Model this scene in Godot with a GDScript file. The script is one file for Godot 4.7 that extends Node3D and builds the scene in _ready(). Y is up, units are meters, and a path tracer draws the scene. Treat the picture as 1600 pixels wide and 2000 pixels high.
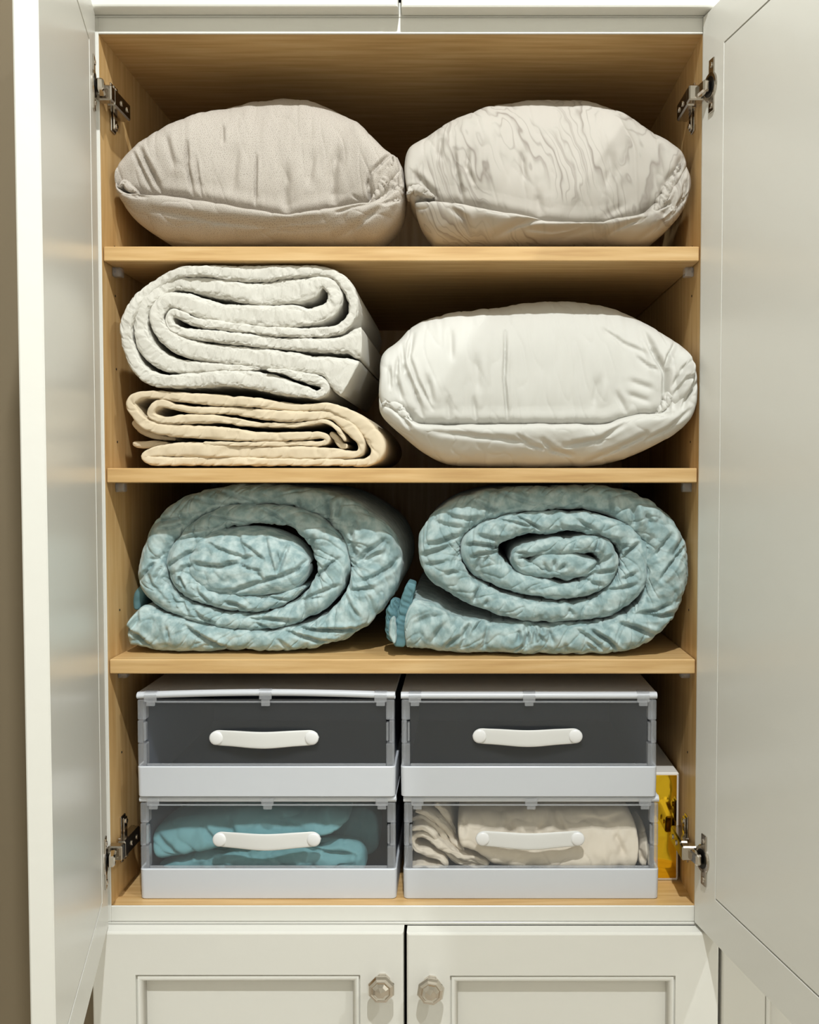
extends Node3D
# A tall painted linen cabinet, doors open, with bedding on maple shelves. Metres, y up; the cabinet's face lies in the plane z = 0.
# Outlines are lists of millimetres, with heights counted from y = 1 m.

const XL := -0.459          # inner faces of the cabinet's sides
const XR := 0.3015
const FLOOR := 0.8372       # top of the cabinet's bottom panel
const TOP := 1.9525
const BACK := -0.58
const LEFT_TURN := 14.7     # degrees: how far the doors stand from a right angle
const RIGHT_TURN := 12.07
const CEILING := 3.15

var M := {}
var taken := {}
var cabinet: Node3D


func _ready() -> void:
	seed(7)
	setup_camera()
	setup_light()
	make_materials()
	build_room()
	build_cabinet()
	build_neighbours()
	build_textiles()
	build_boxes()


func setup_camera() -> void:
	var cam := Camera3D.new()
	cam.name = "camera"
	add_child(cam)
	cam.position = Vector3(0, 1.40, 1.18)
	cam.rotation_degrees = Vector3(-2.163, 0, 0)
	var near := 0.05
	cam.set_frustum(near * 2000.0 / 1800.0, Vector2(-105.0, -7.0) / 1800.0 * near, near, 30.0)
	cam.keep_aspect = Camera3D.KEEP_HEIGHT
	cam.current = true


func setup_light() -> void:
	var e := Environment.new()
	e.background_mode = Environment.BG_COLOR
	e.background_color = Color(0.02, 0.02, 0.02)
	e.tonemap_mode = Environment.TONE_MAPPER_LINEAR
	e.tonemap_exposure = 1.0
	e.sdfgi_enabled = true
	e.ssao_enabled = true
	e.ssil_enabled = true
	var w := WorldEnvironment.new()
	w.name = "environment"
	w.environment = e
	add_child(w)
	# the hall's recessed ceiling lamps: one in front of the cabinet, one farther along past its right door
	ceiling_lamp(Vector3(0.08, CEILING, 1.29), 4.5, "round recessed ceiling lamp in front of the open linen cabinet")
	ceiling_lamp(Vector3(1.40, CEILING, 1.29), 2.2, "round recessed ceiling lamp in front of the closed side cabinet")


func ceiling_lamp(at: Vector3, energy: float, label: String) -> void:
	var t := thing("ceiling_lamp", label, "lamp", at)
	var ring := SurfaceTool.new()
	ring.begin(Mesh.PRIMITIVE_TRIANGLES)
	lathe(ring, [[0.048, 0.001], [0.048, -0.004], [0.062, -0.006], [0.066, -0.001], [0.066, 0.001]], 32, false)
	obj("trim_ring", ring, plain(Color(0.9, 0.9, 0.88), 0.4), t)
	var disc := SurfaceTool.new()
	disc.begin(Mesh.PRIMITIVE_TRIANGLES)
	lathe(disc, [[0.0, -0.001], [0.0475, -0.001]], 32, false)
	var glow := plain(Color(1, 1, 1), 0.5)
	glow.emission_enabled = true
	glow.emission = Color(1.0, 1.0, 0.985)
	glow.emission_energy_multiplier = 6.0
	obj("light_panel", disc, glow, t)
	var l := SpotLight3D.new()
	l.name = "lamp_light"
	l.position = at + Vector3(0, -0.012, 0)
	l.rotation_degrees = Vector3(-90, 0, 0)
	l.light_color = Color(0.975, 0.995, 1.0)
	l.light_energy = energy
	l.light_size = 0.025
	l.spot_angle = 80.0
	l.spot_angle_attenuation = 0.6
	l.spot_attenuation = 2.0
	l.spot_range = 8.0
	l.shadow_enabled = true
	add_child(l)


# ---------------------------------------------------------------- helpers: things and parts

func numbered(called: String) -> String:
	taken[called] = taken.get(called, -1) + 1
	return called if taken[called] == 0 else "%s_%03d" % [called, taken[called]]


func thing(called: String, label: String, category: String, at := Vector3.ZERO, group := "") -> Node3D:
	var o := Node3D.new()
	o.name = numbered(called)
	add_child(o)
	o.position = at
	tag(o, label, category, group)
	return o


func tag(o: Node, label: String, category: String, group := "") -> void:
	o.set_meta("label", label)
	o.set_meta("category", category)
	if group:
		o.set_meta("group", group)


func part(called: String, parent: Node) -> Node3D:
	var o := Node3D.new()
	o.name = called
	parent.add_child(o, true)
	return o


func obj(called: String, shape, material: Material, parent: Node) -> MeshInstance3D:
	var o := MeshInstance3D.new()
	if shape is SurfaceTool:
		shape.generate_normals()
		o.mesh = shape.commit()
	else:
		o.mesh = shape
	o.material_override = material
	o.name = called
	parent.add_child(o, true)
	return o


func box(called: String, parent: Node, lo: Vector3, hi: Vector3, material: Material, bevel := 0.001) -> MeshInstance3D:
	var st := SurfaceTool.new()
	st.begin(Mesh.PRIMITIVE_TRIANGLES)
	cbox(st, lo, hi, bevel)
	return obj(called, st, material, parent)


func structure(called: String, lo: Vector3, hi: Vector3, material: Material, label: String) -> void:
	var o := box(called, self, lo, hi, material, 0.0)
	o.set_meta("kind", "structure")
	o.set_meta("label", label)
	o.set_meta("category", called.split("_")[0])


# ---------------------------------------------------------------- helpers: shapes

func quad(st: SurfaceTool, a: Vector3, b: Vector3, c: Vector3, d: Vector3) -> void:
	# corners run anticlockwise seen from outside; Godot's front faces run clockwise
	for v in [a, c, b, a, d, c]:
		st.add_vertex(v)


func cbox(st: SurfaceTool, lo: Vector3, hi: Vector3, bevel := 0.001) -> void:
	st.set_smooth_group(-1)
	var c := (lo + hi) / 2
	var h := (hi - lo) / 2
	var b: float = minf(bevel, minf(h.x, minf(h.y, h.z)) * 0.9)
	for axis in 3:
		for s in [-1.0, 1.0]:
			var n := Vector3.ZERO
			n[axis] = s
			var u := Vector3.ZERO
			u[(axis + 1) % 3] = 1.0
			var v := n.cross(u)
			var hu: float = h[(axis + 1) % 3] - b
			var hv: float = h[(axis + 2) % 3] - b
			var m: Vector3 = c + n * h[axis]
			quad(st, m - u * hu - v * hv, m + u * hu - v * hv, m + u * hu + v * hv, m - u * hu + v * hv)
			if b > 0:
				for s2 in [-1.0, 1.0]:  # the bevel towards +u and -u of the next axis
					var w: Vector3 = u * s2
					var m2: Vector3 = c + w * h[(axis + 1) % 3]
					var p1: Vector3 = m + w * hu
					var p2: Vector3 = m2 + n * (h[axis] - b)
					var along: Vector3 = n.cross(w) * hv
					quad(st, p1 - along, p2 - along, p2 + along, p1 + along)
	if b > 0:
		for sx in [-1.0, 1.0]:
			for sy in [-1.0, 1.0]:
				for sz in [-1.0, 1.0]:
					var s := Vector3(sx, sy, sz)
					var p := [c + s * (h - Vector3(0, b, b)), c + s * (h - Vector3(b, 0, b)), c + s * (h - Vector3(b, b, 0))]
					if sx * sy * sz > 0:
						for k in [0, 2, 1]:
							st.add_vertex(p[k])
					else:
						for k in [0, 1, 2]:
							st.add_vertex(p[k])


func lathe(st: SurfaceTool, profile: Array, sides: int, smooth := true, turn := Transform3D(), phase := 0.0) -> void:
	# profile of [radius, height], turned round the y axis
	st.set_smooth_group(1 if smooth else -1)
	for k in profile.size() - 1:
		for i in sides:
			var a0 := TAU * i / sides + phase
			var a1 := TAU * (i + 1) / sides + phase
			var p: Array = profile[k]
			var q: Array = profile[k + 1]
			var v := [Vector3(cos(a0) * p[0], p[1], sin(a0) * p[0]), Vector3(cos(a1) * p[0], p[1], sin(a1) * p[0]), Vector3(cos(a1) * q[0], q[1], sin(a1) * q[0]), Vector3(cos(a0) * q[0], q[1], sin(a0) * q[0])]
			for j in 4:
				v[j] = turn * v[j]
			if p[0] < 1e-6:
				for w in [v[0], v[2], v[3]]:
					st.add_vertex(w)
			elif q[0] < 1e-6:
				for w in [v[0], v[1], v[2]]:
					st.add_vertex(w)
			else:
				for w in [v[0], v[1], v[2], v[0], v[2], v[3]]:
					st.add_vertex(w)


func rod(st: SurfaceTool, a: Vector3, b: Vector3, radius: float, sides := 14) -> void:
	# a round rod with chamfered ends
	var y := (b - a).normalized()
	var x := y.cross(Vector3.UP if absf(y.y) < 0.9 else Vector3.RIGHT).normalized()
	var l := (b - a).length()
	var e := minf(radius * 0.2, l * 0.3)
	lathe(st, [[0.0, 0.0], [radius - e, 0.0], [radius, e], [radius, l - e], [radius - e, l], [0.0, l]], sides, false, Transform3D(Basis(x, y, x.cross(y)), a))


func loft(st: SurfaceTool, rings: Array, cap_first := false, cap_last := false) -> void:
	# rings of equal count, each anticlockwise seen from the direction in which the rings run
	for k in rings.size() - 1:
		st.set_smooth_group(k + 2)
		var n: int = rings[k].size()
		for i in n:
			quad(st, rings[k][i], rings[k][(i + 1) % n], rings[k + 1][(i + 1) % n], rings[k + 1][i])
	st.set_smooth_group(-1)
	for which in [[cap_first, rings[0], false], [cap_last, rings[-1], true]]:
		if which[0]:
			var mid := Vector3.ZERO
			for v in which[1]:
				mid += v / which[1].size()
			for i in which[1].size():
				var a: Vector3 = which[1][i]
				var b: Vector3 = which[1][(i + 1) % which[1].size()]
				for v in ([mid, b, a] if which[2] else [mid, a, b]):
					st.add_vertex(v)


func round_rect(x0: float, x1: float, z0: float, z1: float, r: float, y: float, steps := 5) -> Array:
	# anticlockwise seen from above
	var out := []
	for q in [[x1 - r, z0 + r, -90.0], [x0 + r, z0 + r, 180.0], [x0 + r, z1 - r, 90.0], [x1 - r, z1 - r, 0.0]]:
		for i in steps + 1:
			var a := deg_to_rad(q[2] + 90.0 - 90.0 * i / steps - (0.0 if q[2] != -90.0 else 0.0))
			out.append(Vector3(q[0] + cos(a) * r, y, q[1] + sin(a) * r))
	return out


func curve(flat: Array, width: int) -> Array:
	# Catmull-Rom through points of 2 to 4 numbers in millimetres, as dense points in metres
	var n := flat.size() / width
	var out := []
	for i in n - 1:
		for k in 12:
			var t := k / 12.0
			var v := Vector4.ZERO
			for c in width:
				var p0: float = flat[maxi(i - 1, 0) * width + c]
				var p1: float = flat[i * width + c]
				var p2: float = flat[(i + 1) * width + c]
				var p3: float = flat[mini(i + 2, n - 1) * width + c]
				v[c] = 0.5 * (2.0 * p1 + (p2 - p0) * t + (2.0 * p0 - 5.0 * p1 + 4.0 * p2 - p3) * t * t + (3.0 * p1 - p0 - 3.0 * p2 + p3) * t * t * t) * 0.001
			out.append(v)
	var last := Vector4.ZERO
	for c in width:
		last[c] = flat[(n - 1) * width + c] * 0.001
	out.append(last)
	return out


func spaced(points: Array, count: int) -> Array:
	# the same line as count points, evenly spaced along its x-y length
	var at := [0.0]
	for i in range(1, points.size()):
		at.append(at[-1] + Vector2(points[i].x - points[i - 1].x, points[i].y - points[i - 1].y).length())
	var out := []
	var j := 0
	for i in count:
		var s: float = at[-1] * i / (count - 1)
		while j < points.size() - 2 and at[j + 1] < s:
			j += 1
		var f: float = clampf((s - at[j]) / maxf(at[j + 1] - at[j], 1e-9), 0.0, 1.0)
		out.append(points[j].lerp(points[j + 1], f))
	return out


func length_of(points: Array) -> float:
	var l := 0.0
	for i in range(1, points.size()):
		l += Vector2(points[i].x - points[i - 1].x, points[i].y - points[i - 1].y).length()
	return l


func grid(p: PackedVector3Array, uv: PackedVector2Array, nu: int, nv: int, flip: bool) -> ArrayMesh:
	var normal := PackedVector3Array()
	normal.resize(p.size())
	var index := PackedInt32Array()
	index.resize((nu - 1) * (nv - 1) * 6)
	var k := 0
	for i in nu:
		var i0 := maxi(i - 1, 0)
		var i1 := mini(i + 1, nu - 1)
		for j in nv:
			var du := p[i1 * nv + j] - p[i0 * nv + j]
			var dv := p[i * nv + mini(j + 1, nv - 1)] - p[i * nv + maxi(j - 1, 0)]
			var n := du.cross(dv).normalized()
			normal[i * nv + j] = -n if flip else n
			if i < nu - 1 and j < nv - 1:
				var a := i * nv + j
				for q in ([a, a + nv, a + 1, a + 1, a + nv, a + nv + 1] if flip else [a, a + 1, a + nv, a + 1, a + nv + 1, a + nv]):
					index[k] = q
					k += 1
	var arrays := []
	arrays.resize(Mesh.ARRAY_MAX)
	arrays[Mesh.ARRAY_VERTEX] = p
	arrays[Mesh.ARRAY_NORMAL] = normal
	arrays[Mesh.ARRAY_TEX_UV] = uv
	arrays[Mesh.ARRAY_INDEX] = index
	var m := ArrayMesh.new()
	m.add_surface_from_arrays(Mesh.PRIMITIVE_TRIANGLES, arrays)
	return m


# Folds: each is [width, depth, x, y, x, y, ...] in millimetres, a groove in the cloth with a small ridge on its left side.
class Folds:
	var cells := {}
	const CELL := 0.012

	func _init(list: Array) -> void:
		for c in list:
			var n: int = (c.size() - 2) / 2
			var total := 0.0
			var at := [0.0]
			for i in range(1, n):
				total += Vector2(c[2 + i * 2] - c[i * 2], c[3 + i * 2] - c[1 + i * 2]).length()
				at.append(total)
			for i in n - 1:
				var a := Vector2(c[2 + i * 2], 1000.0 + c[3 + i * 2]) * 0.001
				var b := Vector2(c[4 + i * 2], 1000.0 + c[5 + i * 2]) * 0.001
				var s := [a, b, c[0] * 0.00095, c[1] * 0.0020, at[i] / maxf(total, 1e-6), at[i + 1] / maxf(total, 1e-6)]
				var reach: float = 0.0046 * c[0]
				for x in range(floori((minf(a.x, b.x) - reach) / CELL), floori((maxf(a.x, b.x) + reach) / CELL) + 1):
					for y in range(floori((minf(a.y, b.y) - reach) / CELL), floori((maxf(a.y, b.y) + reach) / CELL) + 1):
						var key := Vector2i(x, y)
						if not cells.has(key):
							cells[key] = []
						cells[key].append(s)

	func at(p: Vector2) -> float:
		var key := Vector2i(floori(p.x / CELL), floori(p.y / CELL))
		if not cells.has(key):
			return 0.0
		var low := 0.0
		var high := 0.0
		for s in cells[key]:
			var a: Vector2 = s[0]
			var ab: Vector2 = s[1] - a
			var t := clampf((p - a).dot(ab) / maxf(ab.length_squared(), 1e-12), 0.0, 1.0)
			var off := p - a - ab * t
			var d := off.length()
			var w: float = s[2]
			if d > w * 4.5:
				continue
			var f: float = lerpf(s[4], s[5], t)
			var depth: float = s[3] * sqrt(clampf(minf(f + 0.03, 1.03 - f) * 4.0, 0.0, 1.0))
			if ab.cross(off) < 0.0:
				d = -d
			low = minf(low, -depth * exp(-d * d / (w * w)))
			var e := d - 2.1 * w
			high = maxf(high, 0.32 * depth * exp(-e * e / (2.2 * w * w)))
		return low + high


func noise(freq: float, octaves := 3, s := 1) -> FastNoiseLite:
	var n := FastNoiseLite.new()
	n.noise_type = FastNoiseLite.TYPE_SIMPLEX_SMOOTH
	n.frequency = freq
	n.fractal_octaves = octaves
	n.seed = s
	return n


# A folded or rolled layer of cloth seen from its edge: a line of [x, y, half thickness], swept from its rounded front edge at z = front back to z = back.
func layer(flat: Array, front: float, back: float, o := {}) -> ArrayMesh:
	var pts := curve(flat, 3)
	var l := length_of(pts)
	var nu := int(l / o.get("step", 0.002)) + 2
	pts = spaced(pts, nu)
	var folds: Folds = o.get("folds", null)
	var wr := noise(1.0, 3, o.get("seed", 1))
	var big := noise(9.0, 2, o.get("seed", 1) + 5)
	var fine := noise(1.0, 2, o.get("seed", 1) + 9)
	var pucker: float = o.get("pucker", 0.0)
	var pa: float = o.get("pucker_along", 40.0)
	var pc: float = o.get("pucker_across", 14.0)
	var amp: float = o.get("amp", 0.001)
	var fs: float = o.get("along", 60.0)
	var fo: float = o.get("across", 20.0)
	var shear: float = o.get("shear", 0.0)
	var lean: float = o.get("lean", 0.0)
	var base_y: float = o.get("base_y", 1.0)
	var arc: int = o.get("arc", 26)
	var power: float = o.get("power", 0.8)
	var round_off: float = o.get("round", 0.014)
	var soft0: float = o.get("soft_start", 0.004)
	var soft1: float = o.get("soft_end", 0.004)
	var side := 7
	var nv := arc + 1 + side * 2
	var p := PackedVector3Array()
	var uv := PackedVector2Array()
	p.resize((nu + 2) * nv)
	uv.resize((nu + 2) * nv)
	for i in nu:
		var a: Vector4 = pts[maxi(i - 2, 0)]
		var b: Vector4 = pts[mini(i + 2, nu - 1)]
		var c: Vector4 = pts[i]
		var t := Vector2(b.x - a.x, b.y - a.y).normalized()
		var n := Vector2(-t.y, t.x)
		var s := l * i / (nu - 1)
		var h := c.z
		var e := minf(1.0, minf((s + 0.0006) / soft0, (l - s + 0.0006) / soft1))
		h *= sqrt(1.0 - (1.0 - e) * (1.0 - e))
		var r: float = minf(round_off, h * 1.7)
		var zf: float = front + lean * (1.0 + c.y - base_y) + big.get_noise_2d(s, 3.0) * o.get("sway", 0.004)
		for j in nv:
			var off: float
			var z: float
			var cn: float
			var sn: float
			var w := 1.0
			if j < side:
				var f := float(j) / side
				f = 1.0 - (1.0 - f) * (1.0 - f)
				off = h
				z = lerpf(back, zf - r, f)
				cn = 1.0
				sn = 0.0
				w = clampf(1.0 - (zf - r - z) / 0.12, 0.0, 1.0)
			elif j > side + arc:
				var f := float(nv - 1 - j) / side
				f = 1.0 - (1.0 - f) * (1.0 - f)
				off = -h
				z = lerpf(back, zf - r, f)
				cn = -1.0
				sn = 0.0
				w = clampf(1.0 - (zf - r - z) / 0.12, 0.0, 1.0)
			else:
				var phi := PI * (j - side) / arc
				cn = cos(phi)
				sn = sin(phi)
				off = h * signf(cn) * pow(absf(cn), power)
				z = zf - r + r * pow(absf(sn), power)
			var across := float(j - side) / arc * (2.0 * h + 0.02)
			var d := wr.get_noise_2d(s * fs + across * shear, across * fo) * amp * w
			if pucker > 0.0:  # thin sharp creases that run across the layer
				d -= pow(1.0 - absf(fine.get_noise_2d(s * pa + across * 22.0, across * pc)), 9.0) * pucker * w
			var q := Vector2(c.x, 1.0 + c.y) + n * off
			if folds and j >= side and j <= side + arc:
				z += folds.at(q) * (0.35 + 0.65 * sn)
			q += n * (cn * d)
			p[(i + 1) * nv + j] = Vector3(q.x, q.y, z + sn * d)
			uv[(i + 1) * nv + j] = Vector2(s, across if absf(cn) < 1.0 else across + (zf - z) * signf(cn) * -1.0) * o.get("uv", 4.0)
	for j in nv:
		for q in [[0, 0, 1], [nu + 1, nu - 1, nu]]:
			var c: Vector4 = pts[q[1]]
			var m: Vector3 = p[q[2] * nv + j]
			p[q[0] * nv + j] = Vector3(c.x, 1.0 + c.y, m.z - 0.002)
			uv[q[0] * nv + j] = uv[q[2] * nv + j]
	return grid(p, uv, nu + 2, nv, true)


# A stuffed cushion shape between an upper and a lower line of [x, y, z], swelling by swell towards the front and deep to the back.
func puff(upper: Array, lower: Array, swell: float, o := {}) -> ArrayMesh:
	var nu: int = o.get("nu", 320)
	var nv: int = o.get("nv", 180)
	var up := spaced(curve(upper, 3), nu)
	var low := spaced(curve(lower, 3), nu)
	var folds: Folds = o.get("folds", null)
	var wr := noise(1.0, 3, o.get("seed", 3))
	var fine := noise(1.0, 2, o.get("seed", 3) + 9)
	var pucker: float = o.get("pucker", 0.0)
	var px: float = o.get("pucker_x", 26.0)
	var py: float = o.get("pucker_y", 7.0)
	var amp: float = o.get("amp", 0.002)
	var fx: float = o.get("fx", 25.0)
	var fy: float = o.get("fy", 6.0)
	var depth: float = o.get("depth", 0.2)
	var ends: float = o.get("ends", 3.0)
	var flat: float = o.get("flat", 0.8)
	var p := PackedVector3Array()
	var uv := PackedVector2Array()
	p.resize(nu * nv)
	uv.resize(nu * nv)
	for i in nu:
		var t := float(i) / (nu - 1)
		var u := Vector3(up[i].x, 1.0 + up[i].y, up[i].z)
		var d := Vector3(low[i].x, 1.0 + low[i].y, low[i].z)
		var m := (u + d) / 2
		var h := (u - d) / 2
		var full: float = pow(maxf(1.0 - pow(absf(2.0 * t - 1.0), ends), 0.0), 0.5)
		for j in nv:
			var phi := lerpf(-0.8, PI + 0.6, float(j) / (nv - 1))
			var c := cos(phi)
			var s := sin(phi)
			var v := m + h * signf(c) * pow(absf(c), flat)
			v.z += signf(s) * pow(absf(s), flat) * full * (swell if s > 0 else depth)
			if s > 0:
				var q := Vector2(v.x, v.y)
				var n := wr.get_noise_2d(v.x * fx, v.y * fy) * amp * full
				if pucker > 0.0:  # thin sharp creases, more of them towards the bunched ends
					n -= pow(1.0 - absf(fine.get_noise_2d(v.x * px + v.y * 5.0, v.y * py)), 10.0) * pucker * (1.9 - 1.4 * full)
				v.z += n * s
				v.y += n * c
				if folds:
					v.z += folds.at(q) * (0.25 + 0.75 * s)
			p[i * nv + j] = v
			uv[i * nv + j] = Vector2(v.x, v.y - v.z * 0.6 * signf(c) * (1.0 - s)) * o.get("uv", 4.0)
	return grid(p, uv, nu, nv, true)


# ---------------------------------------------------------------- materials

func plain(c: Color, roughness: float, metallic := 0.0) -> StandardMaterial3D:
	var m := StandardMaterial3D.new()
	m.albedo_color = c
	m.roughness = roughness
	m.metallic = metallic
	return m


func noise_texture(freq: float, octaves: int, s: int, ramp: Array = [], size := 512, kind := FastNoiseLite.TYPE_SIMPLEX_SMOOTH, ridged := false) -> NoiseTexture2D:
	var n := FastNoiseLite.new()
	n.noise_type = kind
	n.frequency = freq
	n.fractal_octaves = octaves
	n.seed = s
	if ridged:
		n.fractal_type = FastNoiseLite.FRACTAL_RIDGED
	var t := NoiseTexture2D.new()
	t.width = size
	t.height = size
	t.seamless = true
	t.noise = n
	if ramp:
		var g := Gradient.new()
		g.offsets = PackedFloat32Array()
		g.colors = PackedColorArray()
		for k in ramp:
			g.add_point(k[0], k[1])
		t.color_ramp = g
	return t


func relief(m: StandardMaterial3D, t: Texture2D, scale: float) -> void:
	m.heightmap_enabled = true
	m.heightmap_texture = t
	m.heightmap_scale = scale


func make_materials() -> void:
	M.paint = plain(Color(0.878, 0.868, 0.835), 0.28)
	M.paint.uv1_triplanar = true
	M.paint.uv1_scale = Vector3(3, 3, 3)
	relief(M.paint, noise_texture(0.02, 4, 4), 0.012)
	M.wall = plain(Color(0.48, 0.425, 0.335), 0.75)
	M.white_wall = plain(Color(0.878, 0.868, 0.835), 0.8)
	M.ceiling = plain(Color(0.9, 0.895, 0.88), 0.9)
	M.floor = plain(Color(0.68, 0.64, 0.58), 0.5)
	M.gap = plain(Color(0.1, 0.09, 0.08), 0.8)
	# maple: grain runs along one axis, so the same noise is stretched along x (shelves) or y (sides)
	var grain := noise_texture(0.012, 5, 21, [[0.0, Color(0.74, 0.58, 0.37)], [0.42, Color(0.795, 0.645, 0.43)], [0.62, Color(0.815, 0.67, 0.46)], [1.0, Color(0.845, 0.715, 0.515)]])
	for a in [["maple", Vector3(0.9, 14.0, 14.0)], ["maple_upright", Vector3(10.0, 0.7, 10.0)]]:
		var m := plain(Color(1, 1, 1), 0.42)
		m.albedo_texture = grain
		m.uv1_triplanar = true
		m.uv1_world_triplanar = true
		m.uv1_scale = a[1]
		M[a[0]] = m
	M.nickel = plain(Color(0.74, 0.71, 0.67), 0.16, 1.0)
	M.chrome = plain(Color(0.86, 0.83, 0.79), 0.07, 1.0)
	M.dark_metal = plain(Color(0.12, 0.115, 0.11), 0.3, 0.8)
	M.white_plastic = plain(Color(0.805, 0.815, 0.835), 0.32)
	M.strap = plain(Color(0.86, 0.855, 0.84), 0.5)
	M.snap = plain(Color(0.90, 0.895, 0.89), 0.3)
	M.slate = plain(Color(0.15, 0.19, 0.26), 0.45)
	M.smoke = plain(Color(0.36, 0.38, 0.43), 0.4)
	M.clear = plain(Color(0.9, 0.92, 0.95, 0.02), 0.03)
	M.clear.metallic_specular = 0.36
	M.clear.transparency = BaseMaterial3D.TRANSPARENCY_ALPHA
	M.frosted = plain(Color(0.80, 0.81, 0.83, 0.22), 0.1)
	M.frosted.transparency = BaseMaterial3D.TRANSPARENCY_ALPHA
	M.gold = plain(Color(0.93, 0.76, 0.18), 0.06, 1.0)
	relief(M.gold, noise_texture(0.006, 2, 8), 0.05)
	M.gold.uv1_triplanar = true
	M.gold.uv1_scale = Vector3(6, 6, 6)
	M.card = plain(Color(0.9, 0.88, 0.85), 0.5)
	var weave := noise_texture(0.35, 2, 31)
	var crinkle := noise_texture(0.018, 3, 32, [], 1024, FastNoiseLite.TYPE_SIMPLEX_SMOOTH, true)
	M.dots = plain(Color(1, 1, 1), 0.8)
	M.dots.albedo_texture = dotted_texture()
	relief(M.dots, weave, 0.003)
	M.marble = plain(Color(1, 1, 1), 0.75)
	M.marble.albedo_texture = marbled_texture()
	M.marble.uv1_offset = Vector3(0.25, -3.62, 0)
	M.white_cloth = plain(Color(0.80, 0.79, 0.76), 0.75)
	relief(M.white_cloth, weave, 0.003)
	M.quilt = plain(Color(0.81, 0.795, 0.755), 0.85)
	relief(M.quilt, crinkle, 0.035)
	M.cream = plain(Color(0.83, 0.765, 0.655), 0.85)
	relief(M.cream, weave, 0.004)
	M.velvet = plain(Color(1, 1, 1), 0.7)
	M.velvet.albedo_texture = noise_texture(0.016, 5, 41, [[0.0, Color(0.47, 0.57, 0.575)], [0.36, Color(0.55, 0.64, 0.64)], [0.6, Color(0.64, 0.715, 0.71)], [1.0, Color(0.74, 0.795, 0.785)]], 1024)
	M.velvet.rim_enabled = true
	M.velvet.rim = 0.5
	M.velvet.rim_tint = 0.5
	relief(M.velvet, noise_texture(0.05, 3, 42), 0.05)
	M.velvet_edge = plain(Color(0.35, 0.50, 0.53), 0.8)
	M.teal_sheet = plain(Color(0.39, 0.57, 0.59), 0.8)
	relief(M.teal_sheet, weave, 0.003)
	M.ecru = plain(Color(0.86, 0.815, 0.745), 0.8)
	relief(M.ecru, weave, 0.003)


func dotted_texture() -> ImageTexture:
	# printed cloth: small brown-grey dots strewn evenly on beige
	var n := 512
	var im := Image.create(n, n, false, Image.FORMAT_RGB8)
	im.fill(Color(0.705, 0.668, 0.625))
	var rng := RandomNumberGenerator.new()
	rng.seed = 5
	var cells := 34
	for a in cells:
		for b in cells:
			var c := Vector2(a + 0.5 * (b % 2) + rng.randf_range(0.2, 0.8), b + rng.randf_range(0.2, 0.8)) * (float(n) / cells)
			var r := rng.randf_range(2.2, 3.6)
			var tone := Color(0.54, 0.505, 0.47).lerp(Color(0.60, 0.565, 0.53), rng.randf())
			for x in range(floori(c.x - r), ceili(c.x + r) + 1):
				for y in range(floori(c.y - r), ceili(c.y + r) + 1):
					if Vector2(x, y).distance_to(c) < r:
						im.set_pixel(posmod(x, n), posmod(y, n), tone)
	return ImageTexture.create_from_image(im)


func marbled_texture() -> ImageTexture:
	# marbled print: thin wavy taupe veins that flow mostly upright
	var w := 1024
	var im := Image.create(w, w, false, Image.FORMAT_RGB8)
	var a := noise(0.0026, 2, 11)
	var b := noise(0.011, 3, 12)
	var c := noise(0.0045, 2, 13)
	for x in w:
		for y in w:
			var lean := x + y * 0.22
			var warp := a.get_noise_2d(lean, y * 0.55) * 4.5 + b.get_noise_2d(lean, y * 0.4) * 1.3
			var vein := pow(maxf(0.0, sin((lean * 0.034 + warp) * 3.0)), 4.0)
			var fine := pow(maxf(0.0, sin((lean * 0.075 + warp * 2.4) * 3.0)), 5.0)
			var where := clampf(c.get_noise_2d(x, y * 0.6) * 2.6 + 0.7, 0.0, 1.0)
			var f := clampf((vein * 0.6 + fine * 0.55) * where, 0.0, 1.0)
			im.set_pixel(x, y, Color(0.71, 0.685, 0.645).lerp(Color(0.565, 0.53, 0.493), f))
	return ImageTexture.create_from_image(im)


# ---------------------------------------------------------------- the room

func build_room() -> void:
	var t := 0.1
	structure("floor", Vector3(-1.8, -t, -0.9), Vector3(2.2, 0, 2.4), M.floor, "pale hall floor")
	structure("ceiling", Vector3(-1.8, CEILING, -0.9), Vector3(2.2, CEILING + t, 2.4), M.ceiling, "white hall ceiling with recessed lamps")
	structure("wall_left", Vector3(-1.8, 0, -0.9), Vector3(-1.7, CEILING, 2.4), M.white_wall, "plain white wall at the near end of the hall")
	structure("wall_right", Vector3(2.1, 0, -0.9), Vector3(2.2, CEILING, 2.4), M.white_wall, "plain white wall at the far end of the hall")
	structure("wall_front", Vector3(-1.7, 0, 2.3), Vector3(2.1, CEILING, 2.4), M.white_wall, "plain white wall facing the linen cabinet")
	structure("wall_back", Vector3(-1.7, 0, -0.1), Vector3(-0.4795, CEILING, 0.0), M.wall, "plain taupe wall beside the linen cabinet")


# ---------------------------------------------------------------- the linen cabinet

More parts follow.
